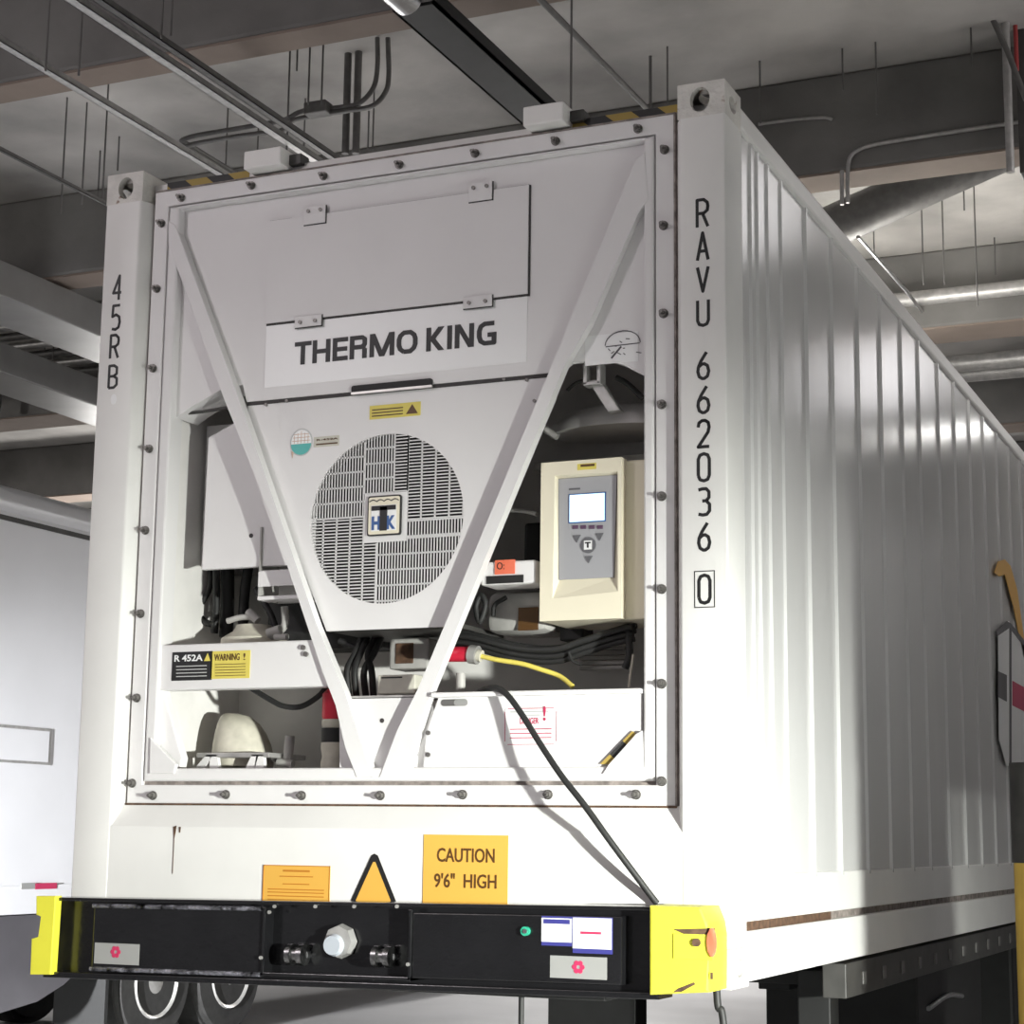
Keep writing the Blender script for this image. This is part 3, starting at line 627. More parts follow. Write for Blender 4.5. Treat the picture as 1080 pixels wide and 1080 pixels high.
# left bay -----------------------------------------------------------
box('side_plate', un, 'unit', .29, .66, .30, .33, at(184, 599, .30).z, 1.965, .004)
bp = ppoly([(221, 462), (262, 447), (290, 510), (295, 596), (217, 601)], .15)
zt_, zl_ = bp[1][1], bp[4][1]
prism('evaporator_box', un, 'unit', [(bp[0][0], bp[0][1]), (bp[0][0]+.13, bp[0][1]+.055), (.86, bp[0][1]+.055), (.86, 1.62), (.86, zl_), (bp[0][0]-.005, zl_)], .14, .165, .004)
p = at(265, 565, .14); cyl('box_hole', un, 'seam', (p.x, .141, p.z), (p.x, .1375, p.z), .008)
bm = bmesh.new()
for px, py in ((183, 451), (196, 474), (184, 588)):
    p = at(px, py, .29); bcyl(bm, (p.x, .30, p.z), (p.x, .275, p.z), .010, seg=8)
link('plate_bolts', bm, M['bolt'], un)
tube('conduit_rod', un, 'dark', [at(185, 437, .12), at(215, 434, .12), at(250, 428, .12)], .006)
# recessed pocket beside the brace
px0, px1 = at(273, 600, .13).x, at(322, 600, .13).x; pz1, pz0 = at(273, 556, .13).z, at(273, 632, .13).z; pzm = at(273, 603, .13).z
box('pocket_back', un, 'unit_in', px0, px1+.03, .26, .27, pz0, pz1)
box('pocket_cheek', un, 'greycast', px0, px0+.006, .13, .26, pz0, pz1)
box('pocket_shelf', un, 'unit', px0, px1+.03, .13, .26, pzm-.008, pzm+.004, .002)
box('pocket_lip', un, 'unit', px0, px1+.03, .126, .133, pzm-.055, pzm, .002)
box('pocket_lip', un, 'unit', px0, px1+.06, .126, .20, pz0-.004, pz0+.010, .002)
# pipes and compressor
bm = bmesh.new()
btube(bm, [at(222, 598, .35), at(221, 620, .35), at(210, 642, .35), at(215, 655, .35), at(228, 660, .35)], .012)
btube(bm, [at(240, 598, .38), at(240, 640, .38), at(238, 672, .38)], .026)
btube(bm, [at(228, 598, .33), at(228, 640, .33), at(226, 668, .33)], .014)
btube(bm, [at(262, 598, .4), at(258, 625, .4), at(256, 660, .4)], .02)
btube(bm, [at(270, 620, .30), at(290, 660, .3), at(288, 700, .30)], .012)
link('refrigerant_pipes', bm, M['dull'], un, True)
bm = bmesh.new()
btube(bm, [at(240, 655, .26), at(255, 651, .26), at(270, 652, .26)], .011)
btube(bm, [at(300, 640, .24), at(300, 660, .24), at(285, 672, .24)], .014)
bcyl(bm, at(262, 645, .26), at(272, 655, .26), .016); bcyl(bm, at(283, 668, .22), at(296, 664, .22), .018); bcyl(bm, at(290, 672, .21), at(303, 672, .21), .012)
link('pipe_fittings', bm, M['greycast'], un, True)
def lathe(bm, c, prof, seg=32, sx=1, sy=1):
    rings = [[bm.verts.new((c[0]+r_*math.cos(2*math.pi*k/seg)*sx, c[1]+r_*math.sin(2*math.pi*k/seg)*sy, c[2]+z_)) for k in range(seg)] for r_, z_ in prof]
    for a_, b_ in zip(rings, rings[1:]):
        for k in range(seg): bm.faces.new((a_[k], a_[(k+1) % seg], b_[(k+1) % seg], b_[k]))
    bm.faces.new(rings[0][::-1]); bm.faces.new(rings[-1])
p = at(268, 680, .30); bm = bmesh.new(); lathe(bm, (p.x, .30, p.z-.12), [(.12, 0), (.125, .1), (.12, .14), (.08, .165), (.07, .18), (.066, .19), (.03, .195)]); link('compressor', bm, M['cream_m'], un, True)
box('rear_machinery', un, 'dull', .50, .98, .45, .62, 1.12, 1.40)
box('machinery_panel', un, 'greycast', .28, .48, .5, .61, 1.11, 1.42, .01)
# cross bar with its two labels
zb1_, zb0_ = 1.108, .945
bm = bmesh.new(); bprism(bm, [(.288, zb0_), (1.02, zb0_), (.93, zb1_), (.288, zb1_)], .062, .12, .006); bar = link('cross_bar', bm, M['unit'], un)
o = pbox('data_label', un, 'ink', (182, 688), (223, 717), .060, .002); p, q = at(184, 698, .06), at(214, 690, .06); text('lettering', 'R 452A', o, 'decal_white', p.x, q.x, p.z, q.z, .0598, bold=.02)
bm = bmesh.new()
for k in range(4): a_, b_ = at(186, 703+k*3.6, .06), at(218, 702+k*3.6, .06); bbox(bm, a_.x, b_.x, .0585, .060, b_.z-.0015, b_.z+.0015)
link('print', bm, M['greyprint'], o)
a_ = at(219, 693, .06); prism('label_triangle', o, 'labely', [(a_.x-.014, a_.z-.014), (a_.x+.012, a_.z-.014), (a_.x, a_.z+.014)], .0585, .060)
o = pbox('warning_label', un, 'labely', (223, 687), (263, 715), .060, .002); p, q = at(226, 697, .06), at(253, 689, .06); text('lettering', 'WARNING', o, 'brown', p.x, q.x, p.z, q.z, .0598, bold=.01)
text('lettering', '!', o, 'brown', at(257, 690, .06).x, at(259, 690, .06).x, p.z, q.z, .0598)
bm = bmesh.new()
for k in range(5): a_, b_ = at(227, 701+k*3.0, .06), at(259, 700+k*3.0, .06); bbox(bm, a_.x, b_.x, .0585, .060, b_.z-.001, b_.z+.001)
link('print', bm, M['brown'], o)
bm = bmesh.new()
for px, py in ((320, 683), (323, 690)): p = at(px, py, .06); bcyl(bm, (p.x, .064, p.z), (p.x, .052, p.z), .009, seg=8)
link('bar_bolts', bm, M['bolt'], un)
# lower left: receiver tank on its bracket, gussets, hose
prism('side_gusset', un, 'unit', ppoly([(168, 727), (175, 727), (195, 800), (193, 809), (175, 809)], .10), .08, .12, .003)
for pts in ([(159, 778), (186, 806), (184, 816), (158, 816)], [(671, 774), (677, 771), (678, 813), (636, 816), (643, 806)]):
    prism('corner_gusset', un, 'unit', ppoly(pts, .045), .040, .056, .003)
p = at(256, 800, .36); bm = bmesh.new()
rx = .115; hgt = at(256, 752, .36).z-p.z
lathe(bm, (p.x, .36, p.z), [(rx, -.03), (rx, .0), (rx*.93, hgt*.3), (rx*.82, hgt*.55), (rx*.68, hgt*.76), (rx*.48, hgt*.92), (rx*.25, hgt*.985), (rx*.03, hgt)])
for v in bm.verts: v.co.x -= .62*(rx-math.hypot(v.co.x-p.x, v.co.y-.36))*(1 if v.co.z > p.z else 0)
link('receiver_tank', bm, M['cream_m'], un, True)
bm = bmesh.new(); a_, b_ = at(220, 795, .28), at(296, 800, .28); bbox(bm, a_.x, b_.x, .2, .46, a_.z-.018, a_.z, .004)
link('tank_bracket', bm, M['galv'], un)
for x0_, x1_ in ((206, 218), (226, 222), (262, 266), (273, 271)):
    tA = at(x1_+3, 796, .2); bA = at(x0_, 812, .2); prism('bracket_foot', un, 'unit', [(bA.x-.022, .655), (bA.x+.022, .655), (tA.x+.014, tA.z), (tA.x-.014, tA.z)], .2, .22)
bm = bmesh.new(); bcyl(bm, at(303, 806, .3), at(306, 776, .3), .018); bcyl(bm, at(288, 800, .3), at(308, 800, .3), .012); bcyl(bm, at(293, 804, .28), at(309, 806, .28), .014); link('valve', bm, M['greycast'], un, True)
tube('looped_hose', un, 'rubber', [at(262, 724, .2), at(285, 738, .2), at(300, 745, .2), at(318, 745, .2), at(335, 735, .2), at(345, 724, .2)], .010)
p = at(347, 745, .2); bm = bmesh.new(); lathe(bm, (p.x+.03, .2, .66), [(.05, 0), (.05, .03), (.045, .05), (.05, .08), (.05, .10)]); fl = link('filter_bowl', bm, M['cream_m'], un, True)
bm = bmesh.new(); lathe(bm, (p.x+.03, .2, .76), [(.05, 0), (.05, .05)]); link('filter_band', bm, M['dull'], un, True)
bm = bmesh.new(); lathe(bm, (p.x+.03, .2, .81), [(.045, 0), (.05, .01), (.05, .03)]); link('filter_ring', bm, M['cream_m'], un, True)
bm = bmesh.new(); lathe(bm, (p.x+.03, .2, .84), [(.045, 0), (.05, .01), (.05, .09), (.03, .11)]); o = link('filter_cap', bm, M['red'], un, True); o['label'] = 'red cap of the filter'
# centre: gap under the fan cover
bm = bmesh.new()
for k, (x0_, x1_) in enumerate(((366, 372), (374, 378), (384, 392), (392, 386))):
    btube(bm, [at(x1_+10, 672, .34), at(x1_+2, 690, .3), at(x0_, 708, .26), at(x0_+2, 735, .26)], .012)
btube(bm, [at(358, 676, .36), at(380, 684, .36), at(402, 680, .36)], .012)
link('hose_bundle', bm, M['rubber'], un, True)
box('contactor_housing', un, 'greycast', at(410, 700, .3).x, at(452, 700, .3).x, .30, .42, at(410, 706, .3).z, at(410, 674, .3).z, .008)
p, q = at(417, 700, .298), at(436, 678, .298); box('contactor_window', un, 'rustm', p.x, q.x, .296, .302, p.z, q.z, .002)
p, q = at(398, 729, .18), at(438, 711, .18); o = box('terminal_box', un, 'beige', p.x, q.x, .18, .30, p.z-.01, q.z, .004); box('box_slot', o, 'dull', p.x+.015, q.x-.05, .178, .181, q.z-.012, q.z-.007)
p = at(437, 732, .06); q = at(370, 732, .06)
box('centre_ledge', un, 'alu', q.x-.02, p.x+.02, .082, .2, at(400, 734, .082).z-.010, at(400, 734, .082).z+.002, .002)
prism('centre_panel', un, 'unit', [(1.03, .66), (1.40, .66), (1.40, .80), (1.37, .905), (1.02, .905)], .082, .10)
cyl('panel_hole', un, 'seam', (at(403, 760, .082).x, .083, at(403, 760, .082).z), (at(403, 760, .082).x, .0805, at(403, 760, .082).z), .008)
# right lower tray
tz1 = at(560, 728, .045).z
tr = prism('lower_tray', un, 'unit', [(1.355, .655), (2.13, .655), (2.13, .905), (1.41, .905), (1.365, .78)], .062, .076, .003)
box('tray_lip', un, 'unit', 1.395, 2.135, .030, .17, .898, .914, .004)
prism('tray_outline', un, 'grime', [(1.352, .663), (1.39, .663), (2.0, .663), (2.0, .659), (1.352, .659)], .060, .064)
p, q = at(465, 745, .06), at(493, 737, .06); o = prism('tray_slot', un, 'galvdark', rounded(p.x, q.x, (p.z+q.z)/2-.011, (p.z+q.z)/2+.011, .010), .0595, .063); prism('slot_tab', o, 'silver_label', rounded((p.x+q.x)/2, q.x, (p.z+q.z)/2-.010, (p.z+q.z)/2+.010, .009), .0585, .0595)
bm = bmesh.new()
for px, py in ((452, 773), (452, 796)): p = at(px, py, .062); bcyl(bm, (p.x, .063, p.z), (p.x, .054, p.z), .008, seg=8)
link('tray_bolts', bm, M['bolt'], un)
p, q = at(532, 786, .0605), at(588, 746, .0605)
o = prism('danger_label', un, 'decal_white', rounded(p.x, q.x, p.z, q.z, .012), .0595, .062); o['label'] = 'white danger label with red print'
bm = bmesh.new()
for x_ in (p.x+.001, q.x-.003): bbox(bm, x_, x_+.002, .0585, .0595, p.z+.012, q.z-.012)
for z_ in (p.z+.001, q.z-.003): bbox(bm, p.x+.012, q.x-.012, .0585, .0595, z_, z_+.002)
for k in range(3): bbox(bm, p.x+.02, q.x-.02, .0585, .0595, p.z+.022+k*.014, p.z+.025+k*.014)
link('print', bm, M['pink'], o); text('lettering', 'DANGER', o, 'pink', p.x+.055, q.x-.065, p.z+.068, p.z+.088, .0595, bold=.01); text('lettering', '!', o, 'pink', q.x-.050, q.x-.040, p.z+.078, p.z+.125, .0595, bold=.02)
bm = bmesh.new(); bbox(bm, p.x+.02, q.x-.03, .0585, .0595, q.z-.015, q.z-.010); bbox(bm, p.x+.06, q.x-.06, .0585, .0595, q.z-.026, q.z-.022); link('print', bm, M['greyprint'], o)
prism('hazard_strip', un, 'hazard', ppoly([(633, 806), (643, 806), (671, 774), (667, 771)], .055), .053, .058)
# right bay: control box ------------------------------------------------
YC = .10; cx0, cx1, cz0, cz1 = 1.757, 2.045, 1.147, 1.680
cb = box('control_box', un, 'cream', cx0, cx1+.11, YC+.040, YC+.30, cz0, cz1-.004, .006)
ix0, ix1, iz0, iz1 = cx0+.060, cx1-.024, 1.285, 1.625
bm = bmesh.new()
O = [(cx0, cz0), (cx1, cz0), (cx1, cz1), (cx0, cz1)]; I1 = [(ix0-.014, iz0-.065), (ix1+.012, iz0-.050), (ix1+.010, iz1+.008), (ix0-.010, iz1+.008)]; I2 = [(ix0, iz0), (ix1-.010, iz0), (ix1, iz1), (ix0-.004, iz1)]
A, B, C, D = [[bm.verts.new((a_, yy, c_)) for a_, c_ in q_] for q_, yy in ((O, YC), (I1, YC), (I2, YC+.026), (O, YC+.045))]
for i in range(4):
    j = (i+1) % 4
    for f in ((A[i], A[j], B[j], B[i]), (B[i], B[j], C[j], C[i]), (A[i], A[j], D[j], D[i])): bm.faces.new(f)
link('control_bezel', bm, M['cream'], cb)
kp = prism('keypad_panel', cb, 'greyp', [(q_[0], q_[1]) for q_ in I2], YC+.018, YC+.03)
YK = YC+.018
def kx(px, py): return at(px, py, YK)
p, q = kx(600, 552), kx(639, 519)
p = kx(601, 551); q = kx(638, 520)
sc = box('display_frame', cb, 'blue', p.x-.004, q.x+.004, YK-.003, YK, p.z-.004, q.z+.004, .001); box('display', sc, 'screen', p.x, q.x, YK-.004, YK-.002, p.z, q.z)
bm = bmesh.new()
for px in (607, 615.5, 624.5, 633): p = kx(px, 556); bbox(bm, p.x-.010, p.x+.010, YK-.004, YK, p.z-.006, p.z+.006, .001)
link('soft_keys', bm, M['purple'], cb)
bm = bmesh.new()
for px, py in ((608.5, 568), (632.5, 566), (621, 590)): p = kx(px, py); bprism(bm, [(p.x-.014, p.z+.011), (p.x+.014, p.z+.011), (p.x, p.z-.013)], YK-.004, YK)
link('arrow_keys', bm, M['greydark'], cb)
p = kx(620.5, 575); bm = bmesh.new(); bcyl(bm, (p.x, YK, p.z), (p.x, YK-.003, p.z), .027, seg=28); link('round_key', bm, M['greydark'], cb)
box('key_emblem', cb, 'decal_white', p.x-.014, p.x+.014, YK-.0045, YK-.003, p.z-.015, p.z+.015); text('key_letter', 'T', cb, 'ink', p.x-.010, p.x+.010, p.z-.009, p.z+.010, YK-.0045, bold=.05)
p, q = kx(600, 518), kx(612, 515); box('maker_mark', cb, 'greydark', p.x, q.x, YK-.001, YK, q.z-.004, q.z+.002)
p, q = at(609, 496, YC), at(629, 488, YC); o = box('box_label', cb, 'labely', p.x, q.x, YC-.001, YC+.002, p.z, q.z); box('print', o, 'brown', p.x+.012, q.x-.006, YC-.002, YC-.001, p.z+.010, p.z+.018)
# behind and above the control box
box('duct_shelf', un, 'greycast', 1.60, 2.16, .40, .62, 1.72, 1.75)
bm = bmesh.new()
lathe(bm, (1.92, .42, 1.835), [(.26, 0), (.255, .03), (.20, .07), (.10, .095), (.03, .10)], sx=1, sy=.6); link('fan_housing', bm, M['unit_in'], un, True)
tube('housing_pipe', un, 'dark', [at(650, 398, .25), at(662, 405, .25), at(678, 420, .25)], .010)
tube('housing_pipe', un, 'dark', [at(598, 412, .3), at(606, 405, .3), at(616, 401, .3)], .006)
bm = bmesh.new(); a_ = at(616, 388, .12); b_ = at(634, 388, .12); c_ = at(634, 402, .12)
for xx in (a_.x, b_.x-.012): bbox(bm, xx, xx+.014, .11, .16, c_.z-.01, a_.z+.01, .002)
bbox(bm, a_.x, b_.x, .11, .16, c_.z-.012, c_.z, .002)
bprism(bm, ppoly([(620, 401), (634, 401), (655, 433), (642, 435)], .14), .13, .17, .004); link('latch_bracket', bm, M['galv'], un)
bm = bmesh.new(); bcyl(bm, at(574, 452, .14), at(588, 461, .14), .012); link('bracket_pin', bm, M['alu'], un, True)
box('dark_duct', un, 'dull', 1.60, 1.76, .32, .60, 1.30, 1.52, .01)
tube('copper_line', un, 'galv', [at(537, 538, .2), at(552, 539, .2), at(566, 542, .2)], .008)
# white module with the orange tag
p, q = at(498, 618, .12), at(565, 590, .12); mo = box('relay_module', un, 'unit', p.x+.03, q.x, .12, .25, p.z, q.z, .008)
p2, q2 = at(513, 616, .118), at(552, 606, .118); box('module_recess', mo, 'dull', p2.x, q2.x, .116, .122, p2.z, q2.z, .001)
p2, q2 = at(522, 606, .117), at(543, 590, .117); box('orange_tag', mo, 'orange', p2.x, q2.x, .115, .121, p2.z, q2.z); text('print', 'O:', mo, 'ink', p2.x+.008, p2.x+.036, p2.z+.016, q2.z-.008, .115)
# grey duct body below
bm = bmesh.new(); a_, b_ = at(512, 668, .28), at(566, 622, .28); bbox(bm, a_.x, b_.x+.04, .28, .5, a_.z, b_.z, .03); link('grey_duct', bm, M['greycast'], un, True)
p, q = at(546, 665, .27), at(567, 640, .27); box('duct_label', un, 'brown', p.x, q.x, .272, .279, p.z, q.z)
bm = bmesh.new(); btube(bm, [at(503, 634, .2), at(508, 628, .2), at(512, 638, .2), at(506, 656, .2), at(502, 642, .2), at(504, 632, .2)], .010); btube(bm, [at(520, 650, .26), at(522, 638, .26), at(534, 630, .26)], .008); link('coiled_hose', bm, M['rubber'], un, True)
bm = bmesh.new()
for k, (dy, dz) in enumerate(((0, 0), (.02, .012), (-.015, .02), (0.01, -.016), (.03, .03))):
    btube(bm, [at(470, 676-k, .22)+Vector((0, dy, dz)), at(505, 680, .22)+Vector((0, dy, dz)), at(545, 690, .22)+Vector((0, dy, dz)), at(585, 692, .22)+Vector((0, dy, dz)), at(615, 683, .22)+Vector((0, dy, dz)), at(650, 672, .22)+Vector((0, dy, dz)), at(668, 668, .22)+Vector((0, dy, dz))], .011)
btube(bm, [at(600, 688, .2), at(604, 697, .2), at(613, 701, .2)], .005)
btube(bm, [at(662, 660, .22), at(664, 690, .22), at(659, 705, .22)], .012)
link('black_hose_loom', bm, M['rubber'], un, True)
box('junction_block', un, 'dull', at(590, 670, .35).x, at(615, 670, .35).x, .35, .45, at(590, 676, .35).z, at(590, 660, .35).z, .006)
p, q = at(612, 707, .5), at(660, 680, .5); bm = bmesh.new()
for k in range(5): z_ = p.z+(q.z-p.z)*k/5; bbox(bm, p.x, q.x, .49, .52, z_, z_+.012, .002)
link('louvred_cover', bm, M['greycast'], un)
tube('tan_wire', un, 'cream_m', [at(668, 690, .15), at(665, 710, .15), at(663, 725, .15)], .004)
cyl('clear_valve', un, 'greycast', at(486, 728, .2), at(486, 710, .2), .016)

# red plug and its yellow cord (rests in the machine bay)
pl = thing('power_plug', 'red industrial plug with grey collar and yellow cord behind the right brace', 'plug', at(495, 692, .16))
cyl('plug_body', pl, 'red', at(474, 690, .16), at(497, 690, .16), .026)
cyl('plug_collar', pl, 'galv', at(496, 690, .16), at(504, 691, .16), .032)
cyl('plug_nut', pl, 'cream_m', at(504, 691, .16), at(508, 692, .16), .020)
tube('cord', pl, 'labely', [at(507, 692, .16), at(525, 696, .16), at(550, 700, .17), at(570, 706, .18), at(590, 713, .19), at(604, 724, .17)], .0085)['label'] = 'yellow cord'

# ================================================================== chassis
ch = thing('trailer_chassis', 'black container chassis with yellow corner ends under the container', 'trailer', (W/2, .3, G))
pend = []
YB = -.16
zt, zb_ = .232, -.030
def cbox(n, m, *a): return box(n, ch, m, *a)
def tilt(x): return (x-1.2)*.0118
def cprism(n, m, poly, y0, y1, bev=0): return prism(n, ch, m, [(x, z+tilt(x)) for x, z in poly], y0, y1, bev)
X0B, X1B = .022, 2.262
def bar_(n, m, x0, x1, z0, z1, y0, y1, bev=.003): return cprism(n, m, [(x0, z0), (x1, z0), (x1, z1), (x0, z1)], y0, y1, bev)
bar_('bolster_web', 'black', X0B, X1B, zb_+.01, zt-.01, YB+.055, YB+.12, 0)
bar_('top_flange', 'black', X0B, X1B, zt-.012, zt, YB, YB+.13)
bar_('bottom_flange', 'black', X0B, X1B, zb_-.008, zb_+.012, YB, YB+.13)
xa, xb = at(97, 980, YB).x, at(276, 980, YB).x; xc, xd = at(434, 980, YB).x, at(655, 980, YB).x
bar_('front_plate', 'black', xa, xb, zb_+.030, zt-.030, YB+.006, YB+.055, .004)
bar_('front_plate', 'black', xc, xd, zb_+.030, zt-.030, YB+.006, YB+.055, .004)
M['bead'] = mat('bead_glint', (.30, .30, .34), .25, metal=.8, var=1, vscale=28, bump=.8, bscale=60)  # pale speckle in the colour stands in for lamp glints
for zt_b in (zt-.026, zb_+.026):
    cyl('weld_bead', ch, 'bead', (xa, YB+.002, zt_b+tilt(xa)), (xb, YB+.002, zt_b+tilt(xb)), .008)
for x_ in (xb, xc-.012): bar_('recess_cheek', 'black', x_, x_+.012, zb_+.02, zt-.02, YB-.002, YB+.055)
bar_('recess_lip', 'black', xb, xc, zb_+.022, zb_+.034, YB-.002, YB+.055)
bm = bmesh.new()
for px in (290, 333, 374, 419): p = at(px, 956, YB); bcyl(bm, (p.x, YB, p.z), (p.x, YB-.006, p.z), .006, seg=8)
for px, py in ((276, 1010), (431, 1017), (285, 962)): p = at(px, py, YB); bcyl(bm, (p.x, YB-.002, p.z), (p.x, YB-.009, p.z), .006, seg=8)
link('recess_rivets', bm, M['alu'], ch, True)
YR = YB+.05
p = at(356, 993, YR-.03); bm = bmesh.new(); bcyl(bm, (p.x, YR, p.z), (p.x, YR-.03, p.z), .056, .050, seg=8); so = link('electrical_socket', bm, M['galv'], ch)
bm = bmesh.new(); bcyl(bm, (p.x-.012, YR-.03, p.z-.012), (p.x-.012, YR-.048, p.z-.012), .036, .030, seg=20); link('socket_cap', bm, M['glassy'], so, True)
for px, py in ((313, 1007), (404, 1009)):
    p = at(px, py, YR-.03); bm = bmesh.new(); bcyl(bm, (p.x-.030, YR-.03, p.z), (p.x-.012, YR-.03, p.z), .034); bcyl(bm, (p.x-.012, YR-.03, p.z), (p.x+.012, YR-.03, p.z), .024); bcyl(bm, (p.x+.012, YR-.03, p.z), (p.x+.032, YR-.03, p.z), .034)
    o = link('air_coupling', bm, M['chrome'], ch, True)
    bm = bmesh.new(); bcyl(bm, (p.x+.02, YR-.02, p.z), (p.x+.02, YR+.03, p.z), .016); link('coupling_stem', bm, M['steel'], o, True)
# stickers on the bolster
def cplate(n, m, a, b, y, t=.002, par=ch):
    p_, q_ = at(*a, y), at(*b, y); xm = (p_.x+q_.x)/2; tt = 0
    return prism(n, par, m, [(p_.x, p_.z+tt), (q_.x, p_.z+tt), (q_.x, q_.z+tt), (p_.x, q_.z+tt)], y, y+t)
YS = YB+.004
for a_, b_, c_ in (((99, 1016), (147, 996), (122, 1004)), ((580, 1031), (640, 1010), (610, 1020))):
    o = cplate('silver_nameplate', 'silver_label', a_, b_, YS); p = at(*c_, YS)
    bm = bmesh.new()
    for k in range(6):
        t = k*math.pi/3; bprism(bm, [(p.x+.013*math.cos(t)+.008*math.cos(s_*math.pi/4), p.z+.013*math.sin(t)+.008*math.sin(s_*math.pi/4)) for s_ in range(8)], YS-.001-.0001*k, YS)
    link('flower_emblem', bm, M['pink'], o)
o = cplate('document_label', 'navy', (571, 997), (604, 967), YS+.0005); cplate('label_page', 'decal_white', (571, 993), (603, 969), YS-.0005, .001, o); cplate('label_heading', 'navy', (573, 974), (601, 970), YS-.001, .0006, o)
o = cplate('document_label', 'navy', (604, 1005), (646, 968), YS); cplate('label_page', 'decal_white', (604, 1000), (645, 969), YS-.001, .001, o); cplate('label_heading', 'pink', (612, 985), (634, 983), YS-.0018, .0008, o)
for r_ in (973, 977, 990, 994): cplate('label_print', 'greyprint', (607, r_+1), (640, r_), YS-.0018, .0008, o)
for r_ in (978, 982, 986): cplate('label_print', 'greyprint', (575, r_+.8), (600, r_), YS-.001, .0006, ch)
p = at(555, 982, YS); cyl('green_plug', ch, 'green', (p.x, YS+.004, p.z), (p.x, YS-.012, p.z), .014); cyl('plug_tip', ch, 'steel', (p.x+.002, YS-.010, p.z), (p.x+.002, YS-.016, p.z), .007)
# yellow corner ends
p = [at(697, 957, YB-.03), at(757, 957, YB-.03), at(770, 985, YB-.03), at(772, 1048, YB-.03), at(697, 1050, YB-.03)]
ye = prism('yellow_corner', ch, 'yellow', [(2.245, p[4].z), (2.428, p[3].z), (2.430, .165), (2.424, .205), (2.405, p[1].z), (2.245, p[1].z)], YB-.03, -.012, .008)
# pocket: its sloping shade put in as a flat dark patch
a_, b_ = at(710, 980, YB-.032), at(762, 980, YB-.032)
bm = bmesh.new(); q0, q1 = at(710, 980, YB-.032), at(754, 979, YB-.032)
bprism(bm, [(q0.x, q0.z), (q0.x+.06, q0.z-.022), (q0.x+.10, q0.z-.026), (q0.x+.12, q0.z-.018), (q1.x, q1.z)], YB-.0325, YB-.028); link('recess_shade', bm, M['rustm'], ye)
q0, q1 = at(710, 1011, YB-.034), at(752, 986, YB-.034); box('corner_plate', ye, 'yellow', q0.x, q1.x, YB-.0335, YB-.028, q0.z, q1.z, .001)
p = at(735, 994, YB-.034); cyl('pivot_bolt', ye, 'rustm', (p.x, YB-.03, p.z), (p.x, YB-.042, p.z), .012)
p = at(751, 994, YB-.034); bm = bmesh.new(); bprism(bm, [(p.x+.014*math.cos(k*math.pi/10), p.z+.042*math.sin(k*math.pi/10)) for k in range(20)], YB-.040, YB-.029, .002); link('marker_lamp', bm, M['orange'], ye, True)
bm = bmesh.new(); p = at(725, 1043, YB-.031); bprism(bm, [(p.x-.045, p.z-.012), (p.x-.02, p.z-.010), (p.x+.025, p.z+.014), (p.x+.02, p.z+.02), (p.x-.03, p.z)], YB-.031, YB-.029); link('chipped_paint', bm, M['rustm'], ye); box('chipped_paint', ye, 'rustm', p.x+.07, p.x+.078, YB-.0315, YB-.0295, p.z+.03, p.z+.05)
pp = lambda x, y_: (at(x, y_, YB-.02).x, at(x, y_, YB-.02).z)
yl = prism('yellow_corner', ch, 'yellow', [pp(31.5, 1028), pp(53, 1028), pp(58.5, 945), pp(38, 945), pp(38, 965), pp(44, 966), pp(41, 989), pp(33, 990)], YB-.02, YB+.015, .003)
prism('corner_pin', yl, 'rustm', [pp(40, 966), pp(44, 966), pp(42, 986), pp(39, 986)], YB+.02, YB+.03)
# frame rails, legs, axle running to the rear
for x_ in (.55, 1.75): box('frame_rail', ch, 'dull', x_, x_+.14, 2.6, L, -.20, -.004, .004)
for y_ in (1.9, 3.4, 5.2, 7.2, 9.2, 11.2): box('cross_member', ch, 'dull', .02, W-.02, y_, y_+.12, -.12, -.006, .003)
box('gooseneck_plate', ch, 'dull', .40, 2.04, -.02, 2.7, -.05, -.004, .003)
box('outer_rail', ch, 'dark', W-.10, W-.01, 1.45, L-.3, -.13, -.004, .004)
box('outer_rail', ch, 'dark', .01, .10, 1.45, L-.3, -.13, -.004, .004)
r1 = None
for k in range(22):
    if r1 is None: r1 = o = box('rail_lug', ch, 'galvdark', W-.012, W-.004, 1.7, 1.75, -.095, -.045, .004)
    else: o = r1.copy(); COL.objects.link(o); o.location.y += k*.34
for x_ in (2.16,):
    lg = box('landing_leg', ch, 'dull', x_, x_+.13, 1.75, 1.88, -.95, -.05, .006); box('leg_foot', lg, 'dull', x_-.05, x_+.18, 1.70, 1.93, G, G+.04, .004); box('leg_inner', lg, 'galvdark', x_+.02, x_+.11, 1.77, 1.86, G+.04, -.9)
lg = box('landing_leg', ch, 'dull', .58, 1.03, 3.0, 3.16, -.95, -.05, .006); box('leg_foot', lg, 'dull', .56, 1.05, 2.95, 3.2, G, G+.04, .004); box('leg_inner', lg, 'galvdark', .62, .99, 3.02, 3.12, G+.04, -.9)
box('tool_locker', ch, 'dull', 1.66, 2.36, 3.02, 4.6, -.85, -.12, .01)
box('undercarriage', ch, 'dull', 1.30, 2.36, 5.6, 8.2, -1.0, -.1, .02)
bm = bmesh.new(); bcyl(bm, (2.05, 3.0, -.45), (2.30, 2.29, -.40), .02); link('winch_handle', bm, M['steel'], ch, True)
bm = bmesh.new(); btube(bm, [(2.37, 3.2, -.3), (2.38, 3.6, -.27), (2.37, 4.0, -.3)], .012); link('locker_handle', bm, M['steel'], ch, True)
for y_ in (9.0, 10.3):
    for x_ in (.1, W-.35):
        bm = bmesh.new(); bcyl(bm, (x_, y_, G+.5), (x_+.25, y_, G+.5), .5, seg=40); t = link('tyre', bm, M['tyre'], ch, True)
        bm = bmesh.new(); bcyl(bm, (x_-.01, y_, G+.5), (x_+.26, y_, G+.5), .27, seg=32); link('rim', bm, M['alu'], t, True)

